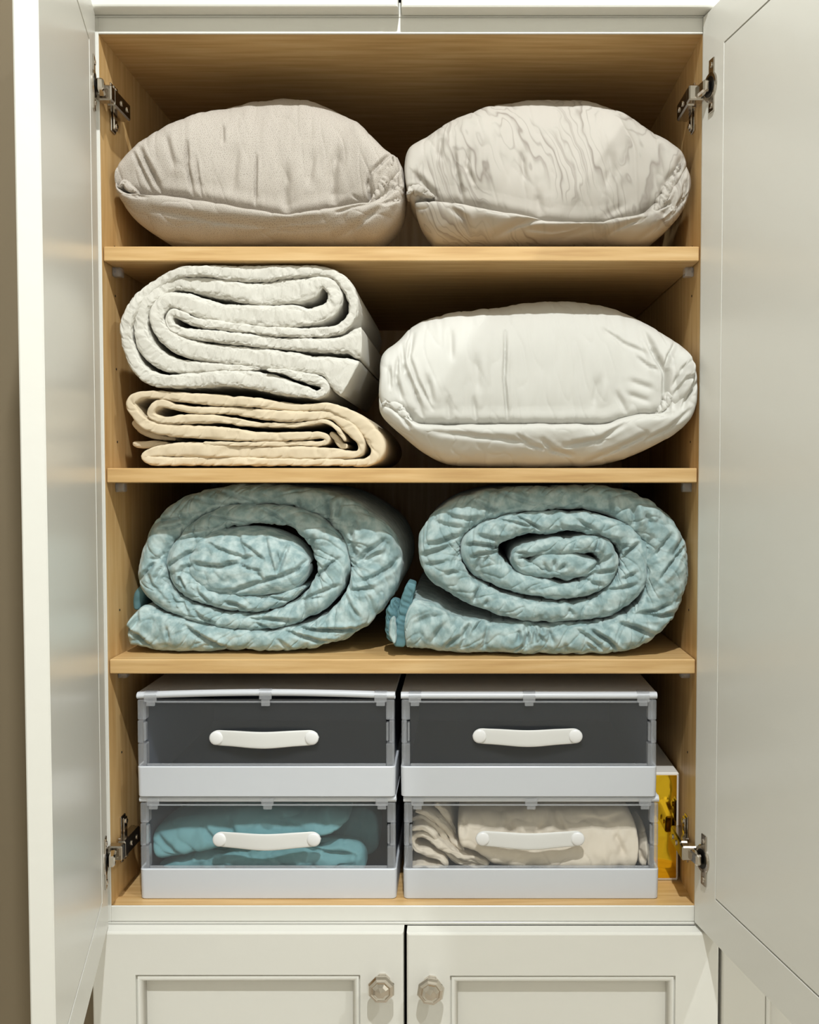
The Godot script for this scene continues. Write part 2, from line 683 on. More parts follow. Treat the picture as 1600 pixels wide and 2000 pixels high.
func build_cabinet() -> void:
	cabinet = thing("linen_cabinet", "tall white linen cabinet with two open doors and maple shelves of bedding", "cabinet")
	var w := 0.018
	box("side_panel", cabinet, Vector3(XL - w, 0.8165, BACK), Vector3(XL, 1.9725, -0.0025), M.maple_upright, 0.0)
	box("side_panel", cabinet, Vector3(XR, 0.8165, BACK), Vector3(XR + w, 1.9725, -0.0025), M.maple_upright, 0.0)
	box("edge_band", cabinet, Vector3(XL - w, 0.8165, -0.0025), Vector3(XL, 1.9725, 0), M.paint, 0.0005)
	box("edge_band", cabinet, Vector3(XR, 0.8165, -0.0025), Vector3(XR + w, 1.9725, 0), M.paint, 0.0005)
	box("back_panel", cabinet, Vector3(XL, FLOOR, BACK), Vector3(XR, TOP, BACK + 0.008), M.maple_upright, 0.0)
	box("top_panel", cabinet, Vector3(XL, TOP, BACK), Vector3(XR, 1.9725, -0.0025), M.maple, 0.0)
	box("bottom_panel", cabinet, Vector3(XL, FLOOR - 0.0205, BACK), Vector3(XR, FLOOR, -0.0025), M.maple, 0.0)
	box("top_rail", cabinet, Vector3(XL, TOP, -0.0025), Vector3(XR, 1.9725, 0), M.paint, 0.0006)
	box("bottom_rail", cabinet, Vector3(XL, FLOOR - 0.0205, -0.0025), Vector3(XR, FLOOR, 0), M.paint, 0.0006)
	for y in [1.670, 1.3882, 1.1410]:
		box("shelf", cabinet, Vector3(XL + 0.001, y, BACK + 0.008), Vector3(XR - 0.001, y + 0.0188, -0.004), M.maple, 0.0012)
		for s in [-1, 1]:
			for z in [-0.04, -0.5]:
				shelf_clip(Vector3(XL if s < 0 else XR, y, z), -s)
	for s in [-1, 1]:
		var x := XL if s < 0 else XR
		for z in [-0.045]:
			for k in [0, 3, 9, 16, 19, 22, 23, 24]:
				var y: float = 0.93 + k * 0.032
				var st := SurfaceTool.new()
				st.begin(Mesh.PRIMITIVE_TRIANGLES)
				rod(st, Vector3(x - s * 0.0004, y, z), Vector3(x + s * 0.002, y, z), 0.0017, 10)
				obj("peg_hole", st, M.gap, cabinet)
	# the open doors; each stands in axes of its own: x from the hinge to the free edge, z across its thickness
	open_door(Vector3(XL + 0.001, 0, 0.012), LEFT_TURN, 1.0, 0.382)
	open_door(Vector3(XR - 0.0012, 0, 0.0032), RIGHT_TURN, -1.0, 0.386)
	for y in [1.876, 0.9106]:
		hinge(-1.0, y)
		hinge(1.0, y)


func shelf_clip(at: Vector3, s: float) -> void:
	var st := SurfaceTool.new()
	st.begin(Mesh.PRIMITIVE_TRIANGLES)
	rod(st, at + Vector3(0, -0.006, 0), at + Vector3(s * 0.010, -0.006, 0), 0.0055, 12)
	cbox(st, at + Vector3(minf(0, s * 0.012), -0.0125, -0.006), at + Vector3(maxf(0, s * 0.012), -0.0005, 0.006), 0.001)
	obj("shelf_clip", st, M.frosted, cabinet)


func door_axes(at: Vector3, turn: float) -> Transform3D:
	var a := deg_to_rad(turn)
	var x := Vector3(sin(a), 0, cos(a))
	return Transform3D(Basis(x, Vector3.UP, x.cross(Vector3.UP)), at)


func open_door(at: Vector3, turn: float, out: float, width: float) -> void:
	# inner face at local z = 0, thickness towards out * z
	var d := part("door", cabinet)
	d.transform = door_axes(at, turn)
	var y0 := 0.817
	var y1 := 1.9715
	var t := 0.0205 * out
	var fw := 0.0555
	var g := 0.0008
	var zlo := minf(0, t)
	var zhi := maxf(0, t)
	frame(d, 0, width, y0, y1, [[0.0012, zlo], [0.0, zlo + 0.0012], [0.0, zhi - 0.0012], [0.0012, zhi], [fw - 0.0002, zhi], [fw, zhi - 0.0002], [fw, zlo + 0.0002], [fw - 0.0002, zlo], [0.0012, zlo]])
	var st := SurfaceTool.new()
	st.begin(Mesh.PRIMITIVE_TRIANGLES)
	var pz0 := 0.0004 * out
	var pz1 := 0.011 * out
	cbox(st, Vector3(fw + g, y0 + fw + 0.0021, minf(pz0, pz1)), Vector3(width - fw - g, y1 - fw - 0.0016, maxf(pz0, pz1)), 0.0002)
	pz0 = 0.006 * out
	pz1 = 0.010 * out
	cbox(st, Vector3(fw, y0 + fw, minf(pz0, pz1)), Vector3(width - fw, y1 - fw, maxf(pz0, pz1)), 0.0)
	obj("panel", st, M.paint, d)


func frame(parent: Node, x0: float, x1: float, y0: float, y1: float, profile: Array) -> void:
	# a door frame in one piece: a profile of [inset, z] carried round the rectangle, from the outer edge over the face to the inner edge
	var st := SurfaceTool.new()
	st.begin(Mesh.PRIMITIVE_TRIANGLES)
	st.set_smooth_group(-1)
	for k in profile.size() - 1:
		var rings := []
		for e in [profile[k], profile[k + 1]]:
			var a: float = e[0]
			rings.append([Vector3(x0 + a, y0 + a, e[1]), Vector3(x1 - a, y0 + a, e[1]), Vector3(x1 - a, y1 - a, e[1]), Vector3(x0 + a, y1 - a, e[1])])
		for i in 4:
			quad(st, rings[0][i], rings[0][(i + 1) % 4], rings[1][(i + 1) % 4], rings[1][i])
	obj("frame", st, M.paint, parent)


func hinge(s: float, y: float) -> void:
	# s = 1 on the right side, -1 on the left; arm along the cabinet's side, cup plate on the door
	var h := part("hinge", cabinet)
	var wall := XR if s > 0 else XL
	var plate := SurfaceTool.new()
	plate.begin(Mesh.PRIMITIVE_TRIANGLES)
	var x := func(a: float, b: float) -> Array: return [minf(wall - s * a, wall - s * b), maxf(wall - s * a, wall - s * b)]
	var q: Array = x.call(0.0, 0.0025)
	cbox(plate, Vector3(q[0], y - 0.031, -0.050), Vector3(q[1], y + 0.031, -0.034), 0.0008)
	q = x.call(0.0025, 0.0055)
	cbox(plate, Vector3(q[0], y - 0.0285, -0.048), Vector3(q[1], y + 0.0285, -0.036), 0.0012)
	q = x.call(0.0025, 0.008)
	cbox(plate, Vector3(q[0], y - 0.0075, -0.068), Vector3(q[1], y + 0.0075, -0.02), 0.0008)
	obj("mounting_plate", plate, M.nickel, h)
	var arm := SurfaceTool.new()
	arm.begin(Mesh.PRIMITIVE_TRIANGLES)
	q = x.call(0.008, 0.019)
	cbox(arm, Vector3(q[0], y - 0.011, -0.058), Vector3(q[1], y + 0.011, -0.002), 0.0018)
	q = x.call(0.0, 0.0195)
	cbox(arm, Vector3(q[0], y - 0.0095, -0.003), Vector3(q[1], y + 0.0095, 0.011), 0.0016)
	obj("arm", arm, M.nickel, h)
	for sc in [[-0.047, y + 0.023, 0.0025, 0.0045], [-0.047, y - 0.023, 0.0025, 0.0045], [-0.046, y, 0.019, 0.0203], [-0.026, y, 0.019, 0.0203]]:
		var st := SurfaceTool.new()
		st.begin(Mesh.PRIMITIVE_TRIANGLES)
		rod(st, Vector3(wall - s * sc[2], sc[1], sc[0] + (0.005 if sc[2] < 0.01 else 0.0)), Vector3(wall - s * (sc[3] + (0.003 if sc[2] < 0.01 else 0.0)), sc[1], sc[0] + (0.005 if sc[2] < 0.01 else 0.0)), 0.0036, 12)
		obj("screw", st, M.chrome, h)
	# on the door
	var axes := door_axes(Vector3(XR - 0.0012, 0, 0.0032) if s > 0 else Vector3(XL + 0.001, 0, 0.012), RIGHT_TURN if s > 0 else LEFT_TURN)
	var face := s  # inner face of the door looks along local z * s
	var cup := SurfaceTool.new()
	cup.begin(Mesh.PRIMITIVE_TRIANGLES)
	cbox(cup, Vector3(0.021, y - 0.0325, minf(0, 0.0022 * face)), Vector3(0.0335, y + 0.0325, maxf(0, 0.0022 * face)), 0.0006)
	var turn := Transform3D(Basis(Vector3.RIGHT, Vector3.BACK * face, Vector3.DOWN * face), Vector3(0.0225, y, 0))
	lathe(cup, [[0.0, 0.0022], [0.0165, 0.0022], [0.0175, 0.001], [0.0175, 0.0]], 28, false, turn)
	var c := obj("cup_plate", cup, M.nickel, h)
	c.transform = axes
	var well := SurfaceTool.new()
	well.begin(Mesh.PRIMITIVE_TRIANGLES)
	lathe(well, [[0.0, 0.0027], [0.0125, 0.0027], [0.0125, 0.002]], 28, false, turn)
	obj("cup", well, M.dark_metal, h).transform = axes
	var neck := SurfaceTool.new()
	neck.begin(Mesh.PRIMITIVE_TRIANGLES)
	cbox(neck, Vector3(0.004, y - 0.007, minf(0.003 * face, 0.012 * face)), Vector3(0.028, y + 0.007, maxf(0.003 * face, 0.012 * face)), 0.002)
	obj("neck", neck, M.chrome, h).transform = axes
	for k in [-1, 1]:
		var st := SurfaceTool.new()
		st.begin(Mesh.PRIMITIVE_TRIANGLES)
		rod(st, Vector3(0.0275, y + k * 0.0245, 0.002 * face), Vector3(0.0275, y + k * 0.0245, 0.0034 * face), 0.0034, 12)
		obj("screw", st, M.chrome, h).transform = axes


# ---------------------------------------------------------------- cabinets above, below and beside

func closed_door(parent: Node, x0: float, x1: float, y0: float, y1: float, knob_at: Variant, phase := 0.0) -> void:
	var d := part("door", parent)
	var z0 := 0.002
	var z1 := 0.023
	var f := 0.0555
	frame(d, x0, x1, y0, y1, [[0.001, z0], [0.0, z0 + 0.001], [0.0, z1 - 0.0026], [0.0008, z1 - 0.0008], [0.0026, z1], [f, z1], [f, z0], [0.001, z0]])
	box("panel", d, Vector3(x0 + f + 0.001, y0 + f + 0.001, z0), Vector3(x1 - f - 0.001, y1 - f - 0.001, z1 - 0.0125), M.paint, 0.0)
	# bead moulding inside the frame, mitred at the corners: [distance from the frame, z]
	var profile := [[0.0, z1 - 0.004], [0.0016, z1 - 0.004], [0.0022, z1 - 0.0016], [0.0040, z1 - 0.0006], [0.0066, z1 - 0.0010], [0.0088, z1 - 0.0028], [0.0098, z1 - 0.0052], [0.0102, z1 - 0.0128]]
	var st := SurfaceTool.new()
	st.begin(Mesh.PRIMITIVE_TRIANGLES)
	for k in profile.size() - 1:
		st.set_smooth_group(-1 if k in [0, 1] else 3)
		var rings := []
		for e in [profile[k], profile[k + 1]]:
			var a: float = f + e[0]
			rings.append([Vector3(x0 + a, y0 + a, e[1]), Vector3(x1 - a, y0 + a, e[1]), Vector3(x1 - a, y1 - a, e[1]), Vector3(x0 + a, y1 - a, e[1])])
		for i in 4:
			quad(st, rings[0][i], rings[0][(i + 1) % 4], rings[1][(i + 1) % 4], rings[1][i])
	obj("moulding", st, M.paint, d)
	if knob_at != null:
		var kn := SurfaceTool.new()
		kn.begin(Mesh.PRIMITIVE_TRIANGLES)
		var turn := Transform3D(Basis(Vector3.RIGHT, Vector3.BACK, Vector3.DOWN), Vector3(knob_at.x, knob_at.y, z1))
		lathe(kn, [[0.0, 0.0], [0.0105, 0.0], [0.0105, 0.003], [0.0075, 0.006], [0.007, 0.011], [0.0095, 0.014], [0.0168, 0.0165], [0.0178, 0.0185], [0.0178, 0.0205], [0.0158, 0.0235], [0.0128, 0.0245], [0.0118, 0.0238], [0.0108, 0.0255], [0.0072, 0.0282], [0.0, 0.0292]], 8, false, turn, PI / 8 + phase)
		obj("knob", kn, M.chrome, d)


func carcass(parent: Node, x0: float, x1: float, y0: float, y1: float, z0 := -0.58) -> void:
	var w := 0.018
	box("side_panel", parent, Vector3(x0, y0, z0), Vector3(x0 + w, y1, 0.0), M.paint, 0.0005)
	box("side_panel", parent, Vector3(x1 - w, y0, z0), Vector3(x1, y1, 0.0), M.paint, 0.0005)
	box("bottom_panel", parent, Vector3(x0 + w, y0, z0), Vector3(x1 - w, y0 + w, 0.0), M.paint, 0.0005)
	box("top_panel", parent, Vector3(x0 + w, y1 - 0.004, z0), Vector3(x1 - w, y1, 0.0), M.paint, 0.0005)
	box("back_panel", parent, Vector3(x0 + w, y0 + w, z0), Vector3(x1 - w, y1 - 0.004, z0 + 0.008), M.maple_upright, 0.0)


func build_neighbours() -> void:
	var lower := thing("lower_cabinet", "white base cabinet with faceted chrome knobs under the open linen cabinet", "cabinet")
	carcass(lower, XL - 0.018, XR + 0.018, 0.10, 0.816)
	box("toe_kick", lower, Vector3(XL - 0.018, 0.0, -0.58), Vector3(XR + 0.018, 0.1, -0.07), M.paint, 0.0)
	closed_door(lower, -0.4755, -0.0765, 0.11, 0.8138, Vector2(-0.1035, 0.7505))
	closed_door(lower, -0.0725, 0.3275, 0.11, 0.8128, Vector2(-0.0410, 0.7480), 0.16)
	var upper := thing("upper_cabinet", "white wall cabinet with closed doors above the open linen cabinet", "cabinet")
	carcass(upper, XL - 0.018, XR + 0.018, 1.9728, CEILING - 0.03)
	box("filler_strip", upper, Vector3(XL - 0.018, CEILING - 0.03, -0.58), Vector3(XR + 0.018, CEILING, 0.01), M.paint, 0.0)
	closed_door(upper, -0.4755, -0.0805, 1.9745, CEILING - 0.05, null)
	closed_door(upper, -0.0765, 0.3175, 1.9738, CEILING - 0.05, null)
	var side := thing("side_cabinet", "white tall cabinet standing beside the open right-hand linen door", "cabinet")
	side.set_meta("label", "white tall cabinet with closed panelled doors behind the open linen door")
	carcass(side, XR + 0.0245, 1.12, 0.10, CEILING - 0.03)
	box("toe_kick", side, Vector3(XR + 0.0185, 0.0, -0.58), Vector3(1.12, 0.1, -0.07), M.paint, 0.0)
	box("filler_strip", side, Vector3(XR + 0.0185, CEILING - 0.03, -0.58), Vector3(1.12, CEILING, 0.01), M.paint, 0.0)
	closed_door(side, 0.3315, 0.724, 0.11, 0.8138, null)
	closed_door(side, 0.728, 1.115, 0.11, 0.8138, null)
	closed_door(side, 0.3315, 0.724, 0.817, CEILING - 0.05, null)
	closed_door(side, 0.728, 1.115, 0.817, CEILING - 0.05, null)
	structure("wall_back_001", Vector3(1.12, 0, -0.1), Vector3(2.1, CEILING, 0.0), M.white_wall, "plain white wall past the side cabinet")


# ---------------------------------------------------------------- bedding
func bedding(called: String, label: String, category: String) -> Node3D:
	return thing(called, label, category)


func build_textiles() -> void:
	dotted_bundle()
	marbled_bundle()
	white_bundle()
	quilt()
	cream_blanket()
	teal_roll_tucked()
	teal_roll_hemmed()


func dotted_bundle() -> void:
	var t := bedding("bundled_comforter", "beige comforter bundle printed with tiny dots on the top shelf", "comforter")
	var folds := Folds.new([[6.1, 6.1, -441.3, 762.1, -405.2, 759.4, -341, 751.5, -284.8, 742.2, -231.3, 731.6, -177.6, 740.9, -142.7, 746.8, -113.9, 750.1],
		[2.7, 2.7, -357.6, 827.4, -357.2, 797.7, -351.6, 759.4],
		[2.0, 2.0, -345.8, 805.7, -343.4, 781.2, -340.3, 755.4],
		[2.0, 2.4, -270.8, 814.2, -271, 784.5, -272.7, 751.5],
		[3.4, 3.4, -417.8, 820.2, -410, 803, -402.8, 787.8, -393.1, 764.7],
		[2.7, 2.7, -424.6, 812.3, -415.5, 791.1, -405.1, 764.7],
		[2.7, 2.0, -315.8, 857.1, -313.4, 830.7],
		[6.8, 3.4, -165.1, 817.5, -170.6, 787.8, -169.5, 751.5],
		[3.4, 4.7, -119.8, 787.8, -122.5, 774.6, -118.6, 751.5],
		[2.7, 3.4, -91.6, 817.5, -107, 799.1, -119.8, 785.9],
		[2.0, 2.0, -144, 761.4, -129.3, 752.8],
		[6.1, 2.7, -230.8, 797.7, -233.7, 764.7, -231.2, 741.5],
		[5.4, 2.0, -197.2, 817.5, -201.5, 777.9],
		[6.1, 2.0, -297.4, 824.1, -301.3, 771.3],
		[4.1, 2.0, -384.2, 836, -374.6, 797.7]])
	obj("body", puff([-448.6, 781.6, -35, -445.7, 805, -50, -427.3, 829.7, -60, -413.2, 844.3, -67, -388.8, 861.4, -77, -357.9, 878, -85, -316.4, 897.1, -108, -270.5, 910.1, -118, -210.8, 910.1, -118, -158.2, 884.2, -105, -130.4, 858.4, -80, -104.4, 828.8, -65, -87.7, 816.3, -60, -80.3, 791, -50],
		[-448.6, 781.6, -35, -449.6, 760.1, -70, -422.1, 748.6, -90, -355.3, 738.3, -90, -240.9, 721, -90, -149.5, 733.5, -85, -113.3, 746.5, -70, -80.3, 791, -50], 0.064, {"folds": folds, "amp": 0.0022, "fx": 22.0, "fy": 7.0, "pucker": 0.0016, "depth": 0.22, "uv": 12.0}), M.dots, t)
	var lip_folds := Folds.new([[4.0, 3.4, -106.3, 753.8, -97.6, 764.3, -91, 774.8],
		[2.7, 2.7, -76.3, 773.5, -93, 767, -108.3, 759.1],
		[2.7, 2.7, -81.7, 756.5, -93, 751.2, -104.3, 747.3],
		[4.0, 2.0, -402.1, 740.7, -322.5, 727.5, -229.5, 717, -176.2, 718.3],
		[4.7, 2.0, -289.4, 709.1, -229.4, 722.3, -176.2, 727.5],
		[3.4, 2.0, -189.6, 702.5, -136.3, 722.3, -106.3, 742],
		[2.7, 3.4, -441.6, 767, -427.1, 759.1, -408.5, 756.5],
		[2.0, 2.0, -162.9, 735.4, -142.9, 742, -122.9, 746],
		[3.4, 2.0, -96.4, 728.9, -84.4, 748.6]])
	obj("folded_edge", puff([-449.9, 780.3, -35, -444.7, 768.5, -35, -432.8, 763.2, -35, -409.8, 761.6, -34, -375.9, 757.7, -32, -338.2, 752.5, -30, -282, 742.8, -28, -247.5, 736.2, -28, -227.6, 732.9, -28, -210.4, 734.9, -28, -176.1, 742, -30, -141.8, 748.5, -32, -115.5, 752.9, -36, -108.7, 769, -50, -103.2, 789, -50, -95.1, 807.7, -50, -87.3, 817.3, -55],
		[-449.9, 780.3, -35, -450.7, 766, -40, -446.5, 753, -50, -434, 735, -60, -415.8, 722.1, -70, -395.3, 712.5, -70, -347.2, 707.8, -70, -264.7, 707.1, -70, -182.2, 707.1, -70, -140.9, 708.5, -70, -115.9, 711.4, -60, -95.7, 726.3, -55, -81.8, 744.3, -50, -77, 767.7, -50, -78.3, 794.3, -50, -87.3, 817.3, -55], 0.026, {"folds": lip_folds, "amp": 0.0016, "fx": 14.0, "fy": 16.0, "pucker": 0.0020, "pucker_x": 14.0, "pucker_y": 16.0, "depth": 0.12, "ends": 6.0, "uv": 12.0, "seed": 8, "nv": 130}), M.dots, t)
	gather(t, M.dots, 12.0, [[-122.1, 748.7, 2.7, -111.4, 759.2, 6.7, -104.7, 775.1, 8.8, -97.9, 792.2, 8.1, -89.9, 809.3, 3.4], [-99.4, 740.8, 2.7, -88.7, 755.3, 6.1, -82.7, 772.4, 6.1, -80.6, 789.5, 2.7], [-445.5, 769.6, 2.7, -438.8, 776.1, 5.4, -430.9, 768.3, 5.4, -417.8, 759.1, 2.7]], [-0.022, -0.03, -0.024])


func marbled_bundle() -> void:
	var t := bedding("bundled_comforter", "pale grey comforter bundle with a marbled wavy print on the top shelf", "comforter")
	var folds := Folds.new([[6.1, 6.1, -59.6, 748.8, -6, 747.5, 63.7, 734.2, 133.4, 723.6, 171, 723, 231.3, 733.6, 247.9, 746.2],
		[2.7, 2.7, -11.4, 820.2, -10, 797.7, 0.7, 752.8],
		[2.7, 2.0, 6.7, 817.5, 4.7, 797.7, 13.4, 777.9],
		[2.7, 2.7, -70.3, 770, -55.6, 770, -36.8, 756.8],
		[3.4, 2.7, -62.2, 787.8, -48.9, 774, -32.8, 759.4],
		[6.8, 2.7, 190.5, 824.1, 194.7, 797.7, 187.4, 777.9],
		[4.1, 2.7, -28.7, 837.3, -31.4, 810.9],
		[5.4, 3.4, 284.2, 810.9, 276.3, 791.1, 261.8, 774],
		[6.1, 2.0, 97.1, 764.7, 100.5, 738.2],
		[5.4, 2.0, 211, 751.5, 184.3, 738.2],
		[4.1, 2.0, 76.9, 817.5, 79.6, 784.5],
		[3.4, 4.1, 269.8, 776.6, 257.9, 758.1, 248.6, 744.8]])
	obj("body", puff([-74.9, 775.7, -50, -77.5, 804.3, -60, -71.9, 830.5, -70, -50.3, 846.5, -77, -17.3, 869.8, -85, 18.8, 886.7, -90, 55.7, 902.7, -110, 95.7, 910, -116, 138.4, 912.2, -118, 166.6, 909.3, -116, 196.9, 898.6, -110, 218.9, 879.9, -90, 239.9, 862.3, -83, 265.4, 842, -72, 286.1, 821.7, -60, 292, 799.7, -50],
		[-74.9, 775.7, -50, -61.8, 752, -70, -3.5, 738.3, -90, 66.3, 724.5, -90, 171.1, 717.5, -90, 239.9, 726.6, -85, 272.4, 757.2, -60, 292, 799.7, -50], 0.062, {"folds": folds, "amp": 0.002, "fx": 20.0, "fy": 8.0, "pucker": 0.0016, "depth": 0.22, "seed": 13, "uv": 2.2}), M.marble, t)
	var lip_folds := Folds.new([[4.0, 3.4, 36.6, 709.1, 69.8, 722.3, 103.1, 726.2, 143, 724.3],
		[3.4, 2.7, 63.2, 697.3, 89.8, 705.2, 123.1, 709.1, 169.6, 717],
		[2.7, 2.7, 83.1, 717, 116.4, 714.4, 149.6, 717],
		[3.4, 3.4, 245.9, 740.7, 262.5, 747.3, 273.1, 751.2],
		[2.7, 3.4, 267.6, 772.2, 263.7, 758.4, 255.8, 747.3],
		[3.4, 3.4, 275.8, 742, 285, 755.1, 287.5, 774.8],
		[3.4, 2.0, 222.9, 702.5, 256, 722.3, 275.8, 742],
		[3.4, 2.0, -16.6, 742, 3.3, 728.9, 10, 709.1],
		[4.0, 2.7, 255.9, 732.2, 269.1, 745.3, 271.7, 758.4],
		[2.7, 2.0, 176.3, 702.5, 196.2, 715.7, 229.4, 727.5]])
	obj("folded_edge", puff([-63.9, 754.2, -45, -51.6, 754.1, -40, -38.1, 753.6, -36, -6, 749.7, -34, 25.9, 742, -30, 63, 734.9, -28, 100.2, 727.7, -28, 132.1, 724.4, -28, 169.3, 723.7, -28, 196.1, 730.2, -30, 230.1, 735.9, -34, 246.6, 751, -50, 255.9, 764.4, -50, 266.6, 779.7, -50, 277.2, 797, -50, 285, 817.3, -55],
		[-63.9, 754.2, -45, -61.5, 741, -50, -55.2, 728.9, -60, -44.5, 716.7, -65, -29.6, 707.8, -70, 30.9, 706.4, -70, 120.3, 706.4, -70, 195.9, 706.4, -70, 241.7, 707.2, -65, 266.8, 720.9, -55, 284.7, 739.6, -45, 294.5, 762, -42, 295.6, 785.2, -42, 285, 817.3, -55], 0.026, {"folds": lip_folds, "amp": 0.0018, "fx": 16.0, "fy": 18.0, "pucker": 0.0020, "pucker_x": 14.0, "pucker_y": 16.0, "depth": 0.12, "ends": 6.0, "seed": 18, "nv": 130, "uv": 2.2}), M.marble, t)
	gather(t, M.marble, 2.2, [[235.6, 732.2, 2.7, 250.3, 742.1, 6.1, 260.8, 757.9, 8.1, 270.6, 777.7, 8.1, 279.1, 800.1, 3.4], [259.7, 730.2, 2.7, 275.6, 747.4, 6.1, 284.7, 767.2, 6.1, 287.2, 786.2, 2.7], [-73, 760.7, 3.4, -66.3, 768.7, 7.5, -52.9, 766, 6.8, -36.8, 756.8, 2.7]], [-0.022, -0.026, -0.026])


func white_bundle() -> void:
	var t := bedding("bundled_comforter", "plain white comforter bundle beside the folded quilt on the middle shelf", "comforter")
	var folds := Folds.new([[6.1, 6.1, -83.7, 483.7, -52.3, 461, 53, 461, 188.4, 461, 231.9, 475, 258, 477],
		[2.0, 2.7, 55.4, 586.9, 54.8, 557, 53.5, 523.7, 58.3, 465],
		[2.7, 2.7, -66.1, 583.5, -70.2, 550.3, -60.2, 520.4, -40.2, 483.7],
		[3.4, 3.4, -80.2, 568.9, -76.9, 537, -62.3, 503.7, -52.9, 473.7],
		[2.7, 2.7, -84.9, 550.3, -87, 523.7, -80.4, 497],
		[2.7, 2.0, -95.6, 537, -94.4, 510.4],
		[4.0, 2.7, -46.8, 523.7, -40.2, 490.4],
		[3.4, 4.0, 238.4, 586.2, 247.3, 557, 260.2, 530.4, 259.3, 479.7],
		[2.7, 3.4, 277.3, 573.6, 264.1, 550.3, 257.6, 530.4],
		[3.4, 3.4, 298.9, 550.3, 281, 533.7, 267.8, 510.4],
		[3.4, 3.4, 301.8, 523.7, 284.4, 520.4, 269.9, 500.4],
		[2.0, 1.7, 228, 550.3, 241.5, 538.4, 254.9, 533],
		[5.4, 2.0, 16.7, 550.3, 20.1, 510.4],
		[5.4, 2.0, 177.3, 523.7, 170.8, 490.4],
		[4.0, 2.0, -20.1, 497, -18.1, 467],
		[3.4, 1.7, 13.4, 497, 16.8, 467],
		[3.4, 2.0, 200.9, 503.7, 214.4, 477],
		[2.7, 1.7, 183.6, 590.2, 210.5, 570.3, 237.3, 557],
		[4.0, 1.7, -16.7, 590.2, -15.4, 550.3],
		[3.4, 1.7, 217.5, 520.4, 244.3, 510.4],
		[3.4, 1.7, 214.3, 503.7, 241.1, 493.7]])
	obj("body", puff([-110.7, 500.5, -40, -109.5, 529.1, -50, -107.6, 556.8, -60, -87, 577.3, -70, -69.8, 597.4, -85, -39.4, 613, -95, 3.5, 622.9, -100, 40.4, 626.6, -105, 78.1, 633.5, -108, 118.8, 636.7, -110, 152.9, 636.7, -110, 189.2, 630.1, -105, 225.1, 615.8, -95, 254.9, 594.5, -75, 283.3, 570.4, -50, 292.4, 550.4, -20, 295.9, 528.4, -12],
		[-110.7, 500.5, -40, -92.7, 465.2, -60, -38.4, 441.9, -80, 66.6, 438.6, -85, 171.9, 438.6, -85, 252.9, 451.9, -70, 281.4, 483.7, -30, 295.9, 528.4, -12], 0.068, {"folds": folds, "amp": 0.0022, "fx": 24.0, "fy": 6.0, "pucker": 0.0018, "depth": 0.22, "seed": 23}), M.white_cloth, t)
	var lip_folds := Folds.new([[3.3, 3.3, -88.4, 483, -79.8, 475, -69.8, 459.8],
		[2.7, 2.7, -76.4, 484.3, -69.8, 473.1, -57.8, 464.4],
		[3.3, 2.7, 103.1, 441.9, 116.5, 429.9, 143.1, 423.3],
		[3.3, 2.7, 129.8, 435.2, 176.3, 443.2, 206.1, 463.1],
		[3.3, 2.7, 163.1, 416.6, 196.3, 429.9, 236.1, 449.9],
		[2.7, 2.7, 232.6, 475, 249.2, 473.1, 265.8, 477.7],
		[3.3, 3.3, 269.1, 483, 275.6, 499.5, 292.1, 512.8],
		[2.7, 2.7, 262.5, 479, 266.3, 496.2, 276.8, 512.8],
		[2.7, 2.7, 279.1, 483, 285.6, 499.5, 300.7, 519.4],
		[4.0, 2.0, -36.6, 453.2, 29.9, 446.5, 89.8, 439.9],
		[2.7, 2.0, 69.8, 449.9, 86.5, 436.6, 103.2, 432.6],
		[2.7, 2.0, 236.2, 443.2, 262.7, 456.5, 285.7, 479.7]])
	obj("folded_edge", puff([-109.8, 502.4, -30, -102.7, 490.5, -32, -84.4, 483.7, -30, -69.6, 471.5, -28, -52.1, 464, -25, -5.3, 463.2, -22, 52.5, 464.4, -20, 125.7, 464.4, -20, 182.8, 464.4, -20, 204.1, 471.7, -20, 229.9, 477.7, -20, 254.9, 479.2, -22, 265.9, 497, -30, 275.3, 513.2, -25, 287.3, 526, -20, 296.5, 540.2, -12],
		[-109.8, 502.4, -30, -107.4, 476.3, -40, -80.5, 449.7, -50, -50.7, 426, -55, -17.2, 411.7, -60, 37.9, 408.9, -60, 106.7, 408.9, -60, 168.6, 410.3, -60, 204.2, 416.4, -55, 238.5, 429.9, -45, 273, 449.6, -30, 288, 464.2, -15, 297.8, 485.6, -10, 299.5, 515.1, -10, 296.5, 540.2, -12], 0.028, {"folds": lip_folds, "amp": 0.0018, "fx": 18.0, "fy": 18.0, "pucker": 0.0020, "pucker_x": 14.0, "pucker_y": 16.0, "depth": 0.12, "ends": 6.0, "seed": 28, "nv": 130}), M.white_cloth, t)
	gather(t, M.white_cloth, 4.0, [[247.9, 472.4, 2.7, 259.8, 487, 6.7, 269.6, 504.2, 8, 282.1, 520, 6, 293.9, 535.9, 2.7], [261.5, 469.5, 2.7, 278.5, 486.6, 6, 289, 503.7, 5.3, 294.1, 520.9, 2.7], [-105.2, 489, 3.4, -95.8, 493, 7.4, -82.4, 482.4, 6.7, -66.4, 467.7, 2.7]], [-0.006, -0.004, -0.014])


func gather(parent: Node, material: Material, scale: float, lines: Array, fronts: Array) -> void:
	# the bunched corners where the wrapped cloth is pulled together
	for i in lines.size():
		obj("gather", layer(lines[i], fronts[i], fronts[i] - 0.03, {"pucker": 0.003, "pucker_along": 70.0, "amp": 0.002, "along": 50.0, "across": 30.0, "round": 0.012, "soft_start": 0.02, "soft_end": 0.02, "sway": 0.004, "step": 0.0015, "uv": scale, "seed": 300 + i}), material, parent)


